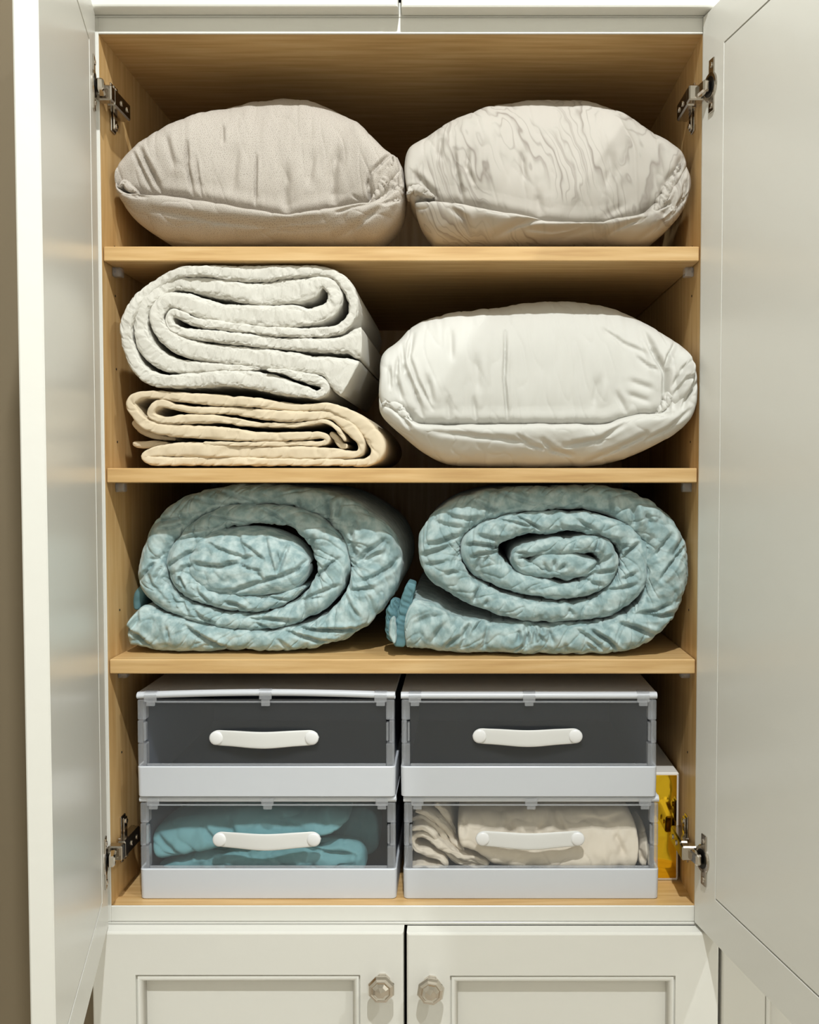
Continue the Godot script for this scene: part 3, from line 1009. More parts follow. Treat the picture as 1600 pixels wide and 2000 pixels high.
func quilt() -> void:
	var t := bedding("folded_quilt", "ivory crinkled quilt folded in a thick roll on top of the cream blanket", "quilt")
	var look := {"pucker": 0.0014, "pucker_along": 55.0, "pucker_across": 40.0, "power": 0.55, "amp": 0.0014, "along": 45.0, "across": 60.0, "step": 0.0018, "sway": 0.005, "round": 0.010, "soft_start": 0.0015, "uv": 5.0, "arc": 20, "seed": 51}
	obj("outer_layer", layer([-130.3, 567.9, 21.2, -139.6, 567.9, 19, -150.2, 567.3, 12.4, -168.7, 565.3, 10.2, -201.8, 565.9, 8.8, -234.9, 567.9, 8.1, -267.9, 571.2, 8.1, -307.6, 575.1, 8.1, -340.6, 578.4, 7.3, -360.4, 581.7, 6.6, -374.9, 588.3, 5.9, -378.7, 598.8, 5.1, -372.7, 607.3, 5.9, -358.2, 601.4, 5.9, -343.1, 594.9, 5.9, -310.7, 590.3, 5.9, -267.8, 585, 5.9, -228.1, 581.7, 6.6, -195.1, 581.1, 6.6, -165.3, 583.7, 6.6, -148.1, 594.9, 6.6, -140.7, 611.3, 6.6, -143.9, 629.6, 7.3, -155.1, 647.3, 7.3, -173.5, 658.4, 6.6, -201.2, 659.7, 8.1, -227.6, 658.4, 8.8, -267.2, 656.4, 11, -300.2, 657.7, 9.5, -333.1, 659.7, 7.3, -366.1, 657.1, 7.3, -392.7, 644, 7.3, -416, 624.4, 8.1, -429.6, 601.4, 8.1, -433.2, 578.4, 8.1, -428.2, 555.4, 8.1, -417.2, 534.3, 8.8, -400.8, 522.5, 9.5, -374.4, 519.2, 8.7, -334.6, 521.2, 10, -294.8, 522.5, 10.6, -255.1, 517.9, 12, -228.7, 510.6, 10.6, -202.2, 505.3, 7.3, -188.9, 501.4, 5.7, -179, 506.6, 5.7, -180.9, 515.9, 6.6, -194.1, 521.8, 7.3, -212, 525.8, 5.9, -231.8, 531, 3.7, -252.3, 533, 2.2],
		-0.010, -0.34, look), M.quilt, t)
	look.seed = 57
	look.soft_end = 0.02
	obj("inner_layer", layer([-145.1, 521.8, 26.4, -159.6, 529.7, 22, -175.5, 537.6, 14.6, -195.3, 540.3, 11.7, -228.4, 544.9, 13.3, -268.1, 549.5, 13.3, -301.2, 552.8, 12.4, -334.2, 556.7, 12.4, -360.6, 563.3, 12.4, -380.3, 575.1, 11.7, -391.4, 588.3, 10.2, -395.2, 602.7, 10.2, -387.7, 616.5, 10.2, -371.8, 623.1, 11, -340.2, 614.5, 13.3, -310.6, 606, 13.3, -274.2, 604, 14, -241.2, 601.4, 14.6, -218.1, 602.7, 14.6, -198.3, 601.4, 11, -179.7, 606.7, 11, -167.1, 617.2, 10.2, -165.1, 630.9, 10.2, -170.9, 642, 9.5, -182.8, 646, 8.1, -201.3, 637.5, 15.3, -231.1, 634.2, 16, -267.4, 630.9, 14, -299.7, 636.2, 12.6, -332, 641.4, 11.7, -370.2, 644.7, 8.1, -394.1, 632.9, 9.5, -409.5, 617.8, 9.5, -414.4, 600.1, 9.5, -414.6, 581.7, 10.3, -408.2, 563.3, 12, -396.5, 550.8, 12, -379.4, 541.6, 10.6, -354.3, 537.6, 8.8, -327.8, 537, 7.3, -294.7, 536.3, 4.4, -261.6, 535.7, 2.9],
		-0.013, -0.34, look), M.quilt, t)


func cream_blanket() -> void:
	var t := bedding("folded_blanket", "thin cream cotton blanket folded flat under the ivory quilt", "blanket")
	var look := {"pucker": 0.0013, "pucker_along": 30.0, "power": 0.55, "amp": 0.0012, "along": 40.0, "across": 50.0, "step": 0.0018, "sway": 0.005, "round": 0.009, "uv": 5.0, "arc": 16, "seed": 61, "shear": 20.0}
	obj("outer_layer", layer([-337.4, 439.4, 2.2, -284, 438.1, 2.9, -243.9, 438.7, 3.7, -203.8, 439.4, 3.7, -182.4, 439.4, 3.7, -177, 445.4, 4.4, -187.7, 450.1, 4.4, -217.1, 448.7, 5.9, -270.5, 448.1, 6.6, -310.6, 452.1, 8.8, -350.6, 454.7, 8.8, -390.6, 457.4, 8.1, -413.9, 465.4, 7.4, -425.1, 478, 6.6, -431.6, 490, 6.6, -424.8, 498.6, 6, -405.4, 502.6, 5.4, -376.8, 500, 6, -335.5, 496.6, 7.4, -270.2, 492, 6.7, -216.2, 485.3, 5.4, -174.1, 486, 5.4, -143.5, 472.7, 8.7, -123.5, 455.4, 10.7, -112.3, 438.1, 10.7, -113.6, 424, 8.7, -127, 414.7, 5.4, -163.8, 414.7, 5, -217.3, 414.7, 5, -270.8, 415.4, 5.7, -337.7, 416, 6, -377.8, 416, 6, -404.5, 416.7, 6, -415.8, 422, 5.2, -404.4, 428.1, 6.6, -374.3, 430.7, 9.6, -337.5, 430.7, 10.3, -270.7, 428.1, 8.8, -216.6, 427.4, 8.8, -170.4, 426, 7.4, -143.7, 424.7, 5.2, -133, 430.1, 5.2, -133.6, 442.1, 5.9, -143.6, 455.4, 8.1, -156.9, 467.4, 8.1, -171.5, 476, 6.6, -198.2, 474.7, 6.6, -228.9, 474, 7.4, -270.3, 478, 6.6, -302.9, 482, 5.2, -346.3, 482, 5.2, -373.6, 486.7, 4.4, -391.6, 491.3, 5.7, -403, 484.7, 5.7, -404.4, 475.4, 5.7, -390.5, 469.4, 5.2, -357.1, 470.7, 6.6, -317.1, 470.7, 5.2, -290.4, 466.7, 4.4, -270.4, 464, 3.7, -230.3, 462.7, 2.9, -203.6, 464.7, 2.9, -182.2, 467.4, 2.9, -166.9, 461.4, 2.9, -158.3, 451.4, 2.9, -153, 442.1, 2.2],
		-0.018, -0.34, look), M.cream, t)
	look.seed = 66
	look.sway = 0.004
	obj("inner_fold", layer([-173.7, 453.6, 3.4, -165.7, 446.3, 4.7, -159, 436.9, 4, -151, 435.5, 3.4], -0.026, -0.2, look), M.cream, t)
	obj("back_fold", layer([-381.9, 445.7, 2.7, -405.7, 449.1, 4.1, -427.4, 459.3, 6.2, -438.1, 470.1, 6.2], -0.045, -0.34, look), M.cream, t)
	obj("back_fold", layer([-390.6, 438.7, 3.4, -411, 438.7, 4.8, -427.9, 438.7, 4.8, -436.7, 440, 3.4], -0.040, -0.34, look), M.cream, t)


func teal_roll_tucked() -> void:
	var t := bedding("rolled_comforter", "pale teal velvet comforter rolled in an oval with its end tucked at the cabinet side", "comforter")
	var folds := Folds.new([[2.7, 2.7, -341.2, 382.5, -321.7, 374, -297.3, 365.4, -281.5, 359.3],
		[2.7, 2.7, -376.8, 370.3, -358.5, 365.4, -340.2, 360.5, -315.8, 356.8],
		[2.0, 2.0, -394.3, 344.6, -374.7, 344, -352.6, 347],
		[2.7, 3.4, -426.3, 327.4, -411.5, 336.6, -389.4, 339.1, -364.9, 343.4],
		[2.0, 2.7, -410.4, 325.6, -392, 327.4, -377.3, 332.3],
		[2.0, 2.7, -348.9, 344, -328.2, 340.3, -303.7, 336, -285.4, 331.1],
		[2.0, 2.0, -365.1, 326.8, -346.7, 326.2, -334.4, 325],
		[2.0, 2.0, -379.8, 322.5, -367.6, 323.7, -352.8, 325],
		[2.7, 2.7, -391, 307.8, -371.3, 313.9, -346.8, 317.6],
		[2.7, 2.7, -420.8, 284.4, -410.9, 285.6, -402.3, 291.8],
		[2.7, 4.0, -435.9, 257.3, -425.9, 267.2, -414.7, 280.7],
		[2.7, 3.4, -412.5, 256.1, -408.7, 268.4, -404.9, 275.8],
		[2.7, 2.7, -421, 264.7, -417.5, 251.1, -409, 245],
		[2.7, 4.0, -396.3, 274.6, -385.2, 283.2, -370.4, 293, -360.5, 296.7],
		[2.7, 3.4, -380.5, 264.7, -375.5, 273.3, -363.2, 277],
		[2.0, 2.7, -383.1, 251.1, -379.3, 261, -370.9, 245],
		[2.7, 2.7, -356.1, 254.8, -353.7, 242.5, -337.9, 227.7],
		[2.7, 3.4, -393.1, 240, -384.6, 228.9, -373.6, 227.7, -366.3, 215.3],
		[2.7, 2.7, -358.9, 219.1, -347.9, 209.2, -332.1, 199.3],
		[3.4, 5.4, -369, 198, -354.3, 188.1, -329.9, 173.3, -311.5, 163.4],
		[2.7, 2.7, -393.6, 195.6, -391.3, 180.7],
		[3.4, 4.7, -452.5, 207.9, -446.6, 193.1, -434.4, 183.2, -412.5, 163.4],
		[2.7, 2.7, -435.1, 220.3, -432.9, 205.5, -440.4, 193.1],
		[2.7, 3.4, -343.2, 306.5, -328.6, 299.2, -310.2, 293, -291.9, 288.1, -272.3, 289.3],
		[2.7, 3.4, -302.6, 320.1, -299.1, 306.5, -291.8, 294.2],
		[2.7, 3.4, -299.1, 307.8, -285.7, 299.2, -267.4, 285.6],
		[2.7, 4.7, -360.7, 279.5, -341.1, 277, -322.7, 275.8, -301.8, 281.9, -287, 286.9],
		[2.0, 2.7, -301.8, 281.9, -285.9, 273.3, -270, 270.9],
		[2.7, 4.0, -329.2, 241.3, -304.6, 243.7, -286.1, 249.9, -267.6, 256.1],
		[2.7, 2.7, -304.6, 238.8, -289.9, 231.4],
		[2.7, 3.4, -317, 228.9, -301.1, 225.2, -288.8, 216.6],
		[2.7, 2.7, -296.3, 210.4, -280.3, 215.3, -267.9, 216.6],
		[2.0, 2.7, -285.2, 207.9, -268, 205.5]]
		+ [[2.7, 3.4, -266.3, 315.1, -262.6, 298.6, -255.2, 279.5, -250.2, 264.2],
		[2.7, 4.0, -234.7, 306.2, -241.1, 288.4, -248.9, 265.5],
		[2.0, 2.7, -248.7, 293.5, -246.3, 282, -247, 271.8],
		[2.7, 4.7, -274.4, 252.7, -261.7, 257.8, -242.6, 262.9, -220.9, 271.8, -209.4, 284.6],
		[2.0, 2.7, -246.4, 262.9, -232.4, 269.3, -224.7, 273.1],
		[2.0, 2.0, -274.1, 289.7, -264, 284.6],
		[2.7, 2.7, -274.3, 268, -264.2, 256.5],
		[2.7, 3.4, -273.6, 353.2, -253.4, 344.3, -240.8, 331.6, -232, 318.9],
		[3.4, 3.4, -211.8, 315.1, -213.1, 303.7],
		[3.4, 4.0, -201.6, 315.1, -204.2, 301.1, -208.1, 293.5],
		[2.7, 4.7, -203.3, 255.3, -190.5, 268, -177.7, 279.5, -167.5, 285.8],
		[2.7, 2.7, -175.1, 290.9, -180.3, 279.5],
		[2.7, 3.4, -223.8, 228.5, -203.4, 236.1, -183, 245.1, -167.7, 250.2],
		[2.0, 2.7, -221.2, 229.1, -203.4, 233.6, -189.4, 235.5],
		[2.0, 2.7, -274.6, 236.8, -255.5, 233.6, -228.8, 230.4],
		[2.7, 3.4, -274.8, 207.4, -249.4, 205.5, -218.9, 202.9],
		[2.0, 2.7, -274.9, 200.3, -259.7, 192.7],
		[4.0, 5.4, -183.6, 367.1, -182.4, 348.1, -185.1, 326.5],
		[3.4, 3.4, -165.9, 363.3, -171, 341.8],
		[2.0, 2.0, -224.1, 365.8, -222.9, 353.2],
		[2.7, 3.4, -149.6, 322.7, -150.3, 310],
		[2.7, 2.0, -164.9, 308.7, -149.7, 306.8, -137, 298.6],
		[3.4, 4.0, -149.7, 306.2, -147.2, 288.4],
		[3.4, 5.4, -105.3, 311.3, -116.7, 302.4, -128.1, 296, -139.6, 282],
		[2.7, 3.4, -111.6, 294.8, -121.8, 289.7, -133.3, 282],
		[3.4, 5.4, -85, 287.1, -99, 273.1, -121.9, 260.4, -135.9, 255.3],
		[3.4, 2.7, -101.5, 308.7, -105.3, 288.4],
		[3.4, 4.0, -122, 247.6, -141.1, 243.8, -152.5, 242.5],
		[2.7, 2.7, -155.1, 237.4, -150, 223.4, -138.7, 209.3],
		[2.7, 5.4, -224, 195.2, -198.6, 192.7, -166.7, 192, -141.3, 191.4, -115.8, 196.5],
		[2.7, 4.0, -244.4, 192.7, -217.7, 185, -185.9, 176, -147.7, 173.4],
		[4.0, 2.7, -178.1, 218.2, -170.4, 220.8],
		[3.4, 3.4, -147, 336.7, -140.7, 326.5],
		[2.7, 2.7, -244.5, 179.8, -233.1, 168.3, -224.2, 161.9]])
	var look := {"folds": folds, "pucker": 0.0022, "pucker_along": 26.0, "amp": 0.0028, "along": 30.0, "across": 26.0, "shear": 18.0, "step": 0.0012, "sway": 0.008, "round": 0.022, "arc": 52, "power": 0.85, "lean": -0.18, "base_y": 1.16, "soft_start": 0.012, "soft_end": 0.02, "uv": 3.2, "seed": 71}
	obj("rolled_layer", layer([-444.5, 200.6, 25.6, -435.1, 197.2, 28.3, -417.5, 191, 27, -397.2, 187.6, 24.3, -370.1, 184.9, 22.3, -329.4, 181.5, 18.2, -286.6, 178.1, 14.8, -247.9, 178.1, 14.8, -207.1, 182.9, 17.6, -173.1, 194.5, 20.9, -145.9, 214.9, 25, -126.8, 240.8, 30.4, -117.2, 271.4, 35.1, -123.1, 302, 35.1, -139.9, 325.7, 28.3, -165.5, 347.3, 22.3, -192.5, 359.5, 18.9, -219.4, 366.3, 15.5, -259.9, 371.7, 13.5, -307.2, 371, 14.2, -341, 364.2, 15.5, -374.9, 349.4, 18.9, -400.9, 325.7, 20.9, -416.2, 295.2, 20.2, -418.6, 264.6, 20.9, -406.7, 238.8, 18.2, -379.8, 221.7, 13.5, -342.6, 209.5, 11.5, -308.8, 202.7, 11.5, -274.9, 202, 12.1, -240.9, 208.1, 12.8, -206.9, 223.8, 16.2, -183, 247.6, 20.2, -176.1, 274.8, 22.9, -182.7, 302, 22.9, -199.5, 322.3, 19.6, -223, 337.2, 15.5, -253.4, 344.6, 14.2, -287.2, 345.3, 14.2, -321, 341.3, 14.8, -348.1, 329.1, 16.2, -370, 308.7, 17.6, -381.1, 285, 18.9, -376, 261.2, 16.9, -355.9, 242.2, 13.5, -328.9, 232, 12.1, -295, 225.8, 12.1, -261.1, 227.2, 11.5, -233.9, 235.4, 8.1, -213.5, 247.6, 4],
		-0.026, -0.36, look), M.velvet, t)
	obj("core", puff([-375.3, 280.8, -72, -369.9, 302.2, -76, -354.1, 317.3, -80, -326.5, 326.3, -82, -293.5, 328.4, -82, -259.8, 324.2, -82, -227.6, 309, -78, -210.3, 288.3, -74, -207.9, 278, -72], [-375.3, 280.8, -72, -368.8, 263.3, -66, -349.9, 244.2, -62, -321.7, 235.5, -60, -289.2, 235.5, -60, -252.5, 237.5, -60, -225.2, 244.2, -62, -210.5, 261.2, -66, -207.9, 278, -72], 0.030, {"folds": folds, "pucker": 0.002, "pucker_x": 20.0, "pucker_y": 16.0, "amp": 0.003, "fx": 22.0, "fy": 22.0, "depth": 0.1, "seed": 74, "uv": 3.2, "ends": 2.5, "nu": 150, "nv": 100}), M.velvet, t)
	obj("hem", layer([-445.7, 214.7, 5.5, -444.1, 228.5, 7.5, -439.2, 240.2, 6.8, -432.9, 245.7, 4.1], -0.07, -0.2, {"round": 0.01, "amp": 0.001, "seed": 75}), M.velvet_edge, t)


func teal_roll_hemmed() -> void:
	var t := bedding("rolled_comforter", "pale teal velvet comforter roll whose loose end shows a darker teal hem", "comforter")
	var folds := Folds.new([[2.7, 2.7, 54.7, 374.3, 71.7, 366.5, 104.3, 357.4],
		[2.7, 3.4, 15.6, 365.2, 28.7, 356.1, 48.2, 349.5],
		[2.7, 2.7, -26.1, 349.5, -13, 343, 6.5, 339.7, 26.1, 341.7],
		[2.7, 2.7, -40.4, 339.1, -23.5, 332.6, -3.9, 329.3],
		[3.4, 4.7, -48.3, 306.4, -31.3, 309, -15.7, 315.6, -5.2, 318.8],
		[3.4, 4.7, -54.8, 292, -36.6, 298.6, -20.9, 303.8],
		[2.7, 3.4, -48.3, 280.2, -31.3, 282.9, -20.9, 285.5],
		[2.7, 2.7, -23.5, 268.4, -13.1, 271.1, -5.2, 269.7],
		[2.0, 2.7, 39.1, 341.7, 65.2, 336.5, 88.7, 329.9],
		[2.0, 3.4, 66.5, 345.6, 84.8, 336.5, 101.8, 326],
		[2.7, 3.4, 19.6, 319.5, 39.2, 313.6, 58.7, 313],
		[2.7, 4.7, 2.6, 305.1, 13.1, 307.7, 32.6, 305.1, 50.9, 298.6],
		[2.7, 4.7, 11.8, 290.1, 20.9, 294.6, 50.9, 297.3],
		[2.7, 3.4, 20.9, 290.7, 18.3, 278.9, 13.1, 272.4],
		[2.7, 2.7, 34, 293.3, 27.4, 282.9],
		[2.7, 4.0, 14.4, 231.7, 17, 243.5, 23.5, 252.7],
		[2.7, 2.7, 28.8, 226.4, 31.4, 234.3],
		[2.0, 2.7, 60.1, 296.6, 78.4, 295.9, 91.4, 292.7],
		[3.4, 3.4, -39.3, 181.6, -35.4, 190.9, -26.2, 202.7],
		[3.4, 4.0, 0, 184.3, 3.9, 196.1, 10.5, 202.7],
		[2.7, 4.0, 13.1, 193.5, 21, 202.7, 31.4, 208],
		[2.7, 3.4, 27.5, 169.8, 28.8, 185.6, 32.7, 201.4],
		[2.7, 2.7, -3.9, 172.4, 2.6, 185.6],
		[2.7, 3.4, -26.2, 169.8, -18.3, 177.7, -5.2, 186.9],
		[2.7, 3.4, 72.1, 180.3, 73.4, 196.1],
		[3.4, 5.4, 81.3, 173.7, 83.9, 185.6, 82.5, 202.7],
		[2.7, 3.4, 65.6, 167.1, 78.6, 175.1],
		[3.4, 3.4, -10.5, 206.7, -1.3, 217.2],
		[2.7, 3.4, 91.7, 206.7, 94.3, 193.5, 93.1, 180.3],
		[2.7, 3.4, 99.5, 204, 103.5, 190.9],
		[2.0, 2.7, 89.1, 202.7, 87.8, 190.9],
		[5.4, 2.7, -60.2, 206.7, -49.7, 210.6, -31.4, 215.9]]
		+ [[2.7, 2.7, 97.5, 361.7, 111, 356.3, 137.9, 351.6],
		[2.7, 3.4, 194.3, 372.5, 195.1, 357.7, 197.2, 345.5],
		[3.4, 4.0, 224, 357.7, 226.9, 330.7],
		[3.4, 4.0, 240.2, 346.9, 247, 333.4],
		[3.4, 4.7, 247.2, 315.9, 245.2, 303.7],
		[3.4, 5.4, 275.4, 319.9, 263.4, 306.4, 252.7, 292.9],
		[2.7, 4.7, 291.6, 314.5, 282.3, 303.7, 277, 292.9],
		[2.7, 5.4, 291.7, 303.7, 277.1, 286.2, 266.4, 274, 258.4, 261.8],
		[2.7, 3.4, 303, 249.6, 289.6, 237.4, 280.2, 230.6],
		[2.7, 4.7, 272.2, 227.9, 253.3, 219.8, 226.3, 216.4],
		[3.4, 5.4, 303.2, 227.9, 287.1, 217, 266.9, 213, 219.6, 215.7],
		[3.4, 5.4, 203.4, 204.8, 226.5, 198, 246.8, 189.9, 268.5, 181.7],
		[2.7, 3.4, 146.7, 196.7, 163, 187.1, 179.3, 173.5, 186.1, 166.7],
		[2.7, 5.4, 168.3, 193.9, 190, 181.7, 203.7, 168.1],
		[3.4, 2.7, 219.8, 176.3, 222.6, 168.1],
		[2.7, 2.7, 98, 189.9, 106.2, 179],
		[2.7, 2.7, 111.5, 196.7, 117, 179],
		[2.7, 2.7, 133.3, 176.3, 136, 165.4],
		[2.7, 2.7, 163, 176.3, 173.9, 168.1],
		[2.7, 3.4, 125.9, 337.5, 129.9, 329.4, 142.1, 326.7, 165, 326.7],
		[2.7, 3.4, 151.4, 338.8, 159.5, 332.1, 170.3, 328],
		[2.7, 4.7, 179.8, 317.2, 174.5, 302.4, 167.8, 297],
		[2.7, 3.4, 161.2, 268.6, 178.7, 282.1, 194.8, 292.9],
		[2.7, 3.4, 157.2, 265.2, 173.3, 269.9, 196.3, 272.6, 205.7, 276.7],
		[2.7, 3.4, 157.2, 264.5, 169.4, 256.4, 182.9, 253.7],
		[2.7, 2.7, 208.5, 260.4, 219.2, 265.9, 227.3, 269.9],
		[2.7, 3.4, 187, 245.5, 205.8, 249.6, 227.4, 253.7],
		[2.7, 4.7, 209.7, 284.8, 216.3, 295.6, 231.1, 307.8],
		[2.7, 2.7, 208.2, 301, 216.3, 303.7],
		[2.7, 2.7, 194.6, 315.9, 204.1, 309.1],
		[2.7, 2.7, 138.5, 222.5, 143.9, 214.3],
		[2.7, 2.7, 181.7, 214.3, 198, 215.7, 210.1, 221.1],
		[2.7, 3.4, 119.3, 286.2, 119.4, 275.3],
		[2.7, 3.4, 132.8, 279.4, 124.8, 274],
		[2.7, 2.7, 105.9, 282.1, 109.9, 271.3]])
	var look := {"folds": folds, "pucker": 0.0022, "pucker_along": 26.0, "amp": 0.0028, "along": 30.0, "across": 26.0, "shear": -18.0, "step": 0.0012, "sway": 0.008, "round": 0.022, "arc": 52, "power": 0.85, "lean": -0.08, "base_y": 1.16, "soft_start": 0.01, "soft_end": 0.02, "uv": 3.2, "seed": 81}
	obj("rolled_layer", layer([-76.4, 204.8, 33.6, -62.9, 202.8, 33.6, -43.9, 198, 30.9, -16.9, 189.9, 24.9, 23.7, 185.1, 21.5, 64.2, 183.1, 20.8, 104.8, 183.1, 21.5, 145.4, 182.4, 21.5, 186, 184.4, 22.2, 219.7, 191.9, 24.2, 245.3, 208.9, 24.9, 262.7, 234.7, 26.2, 269.8, 268.6, 28.2, 268.2, 299, 27.6, 259.2, 322.6, 24.9, 240.9, 341.5, 23.5, 215.3, 356.3, 21.5, 184.9, 365.7, 18.1, 144.6, 368.4, 16.1, 104.2, 367.1, 16.1, 63.9, 364.4, 18.1, 23.5, 356.3, 20.2, -6.7, 341.5, 24.2, -26.9, 319.2, 28.2, -31.7, 295.6, 28.2, -22.3, 271.9, 24.2, 0, 251.6, 18.1, 30.4, 234.7, 16.1, 64.2, 223.8, 14.8, 104.7, 219.8, 14.1, 145.2, 218.4, 13.4, 179, 223.8, 16.1, 205.9, 240.1, 20.2, 224.6, 265.2, 21.5, 227.1, 292.2, 20.8, 217.6, 312.5, 18.1, 195.3, 326.7, 14.8, 164.9, 334.8, 14.8, 131.3, 336.1, 14.8, 97.6, 334.8, 15.5, 64, 330.7, 16.1, 37, 321.3, 18.8, 21.6, 303.7, 24.2, 26.3, 285.5, 24.2, 43.8, 269.9, 18.8, 70.8, 257.1, 14.8, 104.6, 248.9, 12.1, 138.4, 245.5, 11.4, 168.7, 254.3, 13.4, 188.8, 274, 15.5, 190.1, 294.3, 14.1, 173.8, 306.4, 12.1, 138.1, 305.1, 12.1, 104.4, 302.4, 11.4, 78.8, 297, 10.1, 69.4, 287.5, 8.7, 80.9, 276.7, 10.1, 104.5, 271.3, 9.4, 128.2, 268.6, 8.1],
		-0.012, -0.36, look), M.velvet, t)
	obj("core", puff([85.3, 284.7, -45, 98.9, 294.3, -45, 122.8, 297.1, -45, 150.1, 295.7, -45, 174, 287.5, -45, 182.3, 279.3, -45], [85.3, 284.7, -45, 99, 272.4, -45, 122.9, 261.5, -45, 150.3, 261.5, -45, 174.1, 268.3, -45, 182.3, 279.3, -45], 0.026, {"folds": folds, "amp": 0.004, "fx": 30.0, "fy": 30.0, "depth": 0.1, "seed": 84, "uv": 3.2, "ends": 2.5, "nu": 90, "nv": 60}), M.velvet, t)
	obj("hem", layer([-83.9, 172.2, 7.4, -81.8, 193.9, 8.7, -77.7, 217.7, 8.7, -72.2, 241.5, 7.4, -67.5, 256.4, 5.4], -0.023, -0.06, {"power": 0.35, "soft_start": 0.0015, "soft_end": 0.0015, "arc": 20, "pucker": 0.002, "pucker_along": 60.0, "round": 0.008, "amp": 0.0016, "seed": 85}), M.velvet_edge, t)
	obj("hem", layer([-92.7, 177.2, 7.5, -95.4, 192.2, 8.8, -94, 212.8, 9.5, -87.8, 232, 7.5], -0.036, -0.06, {"power": 0.6, "soft_start": 0.008, "soft_end": 0.006, "pucker": 0.003, "pucker_along": 60.0, "round": 0.012, "amp": 0.002, "seed": 86}), M.velvet_edge, t)
	obj("cord_end", layer([-90, 179, 2, -92, 190.5, 4.7, -92.6, 204.1, 4, -91.2, 211.6, 2], -0.012, -0.06, {"round": 0.006, "amp": 0.0008, "seed": 87}), M.velvet, t)


# ---------------------------------------------------------------- storage boxes

func build_boxes() -> void:
	var group := "white drawers with clear fronts"
	storage_box(-0.4273, -0.0887, FLOOR + 0.0002, 0.9752, -0.0195, 0.0, "white stackable box with clear front holding folded teal sheets", -0.2597, 0.917, 0.0622)
	storage_box(-0.0790, 0.2583, FLOOR + 0.0002, 0.9752, -0.0195, 0.0, "white stackable box with clear front holding cream sheets", 0.0884, 0.918, 0.0628)
	storage_box(-0.4278, -0.0895, 0.9756, 1.1136, -0.0155, 0.004, "empty white stackable box standing on the box of teal sheets", -0.2612, 1.0537, 0.0625)
	storage_box(-0.0817, 0.2541, 0.9756, 1.1136, -0.0155, 0.0, "empty white stackable box standing on the box of cream sheets", 0.0843, 1.056, 0.0629)
	box_contents()
	gold_box()


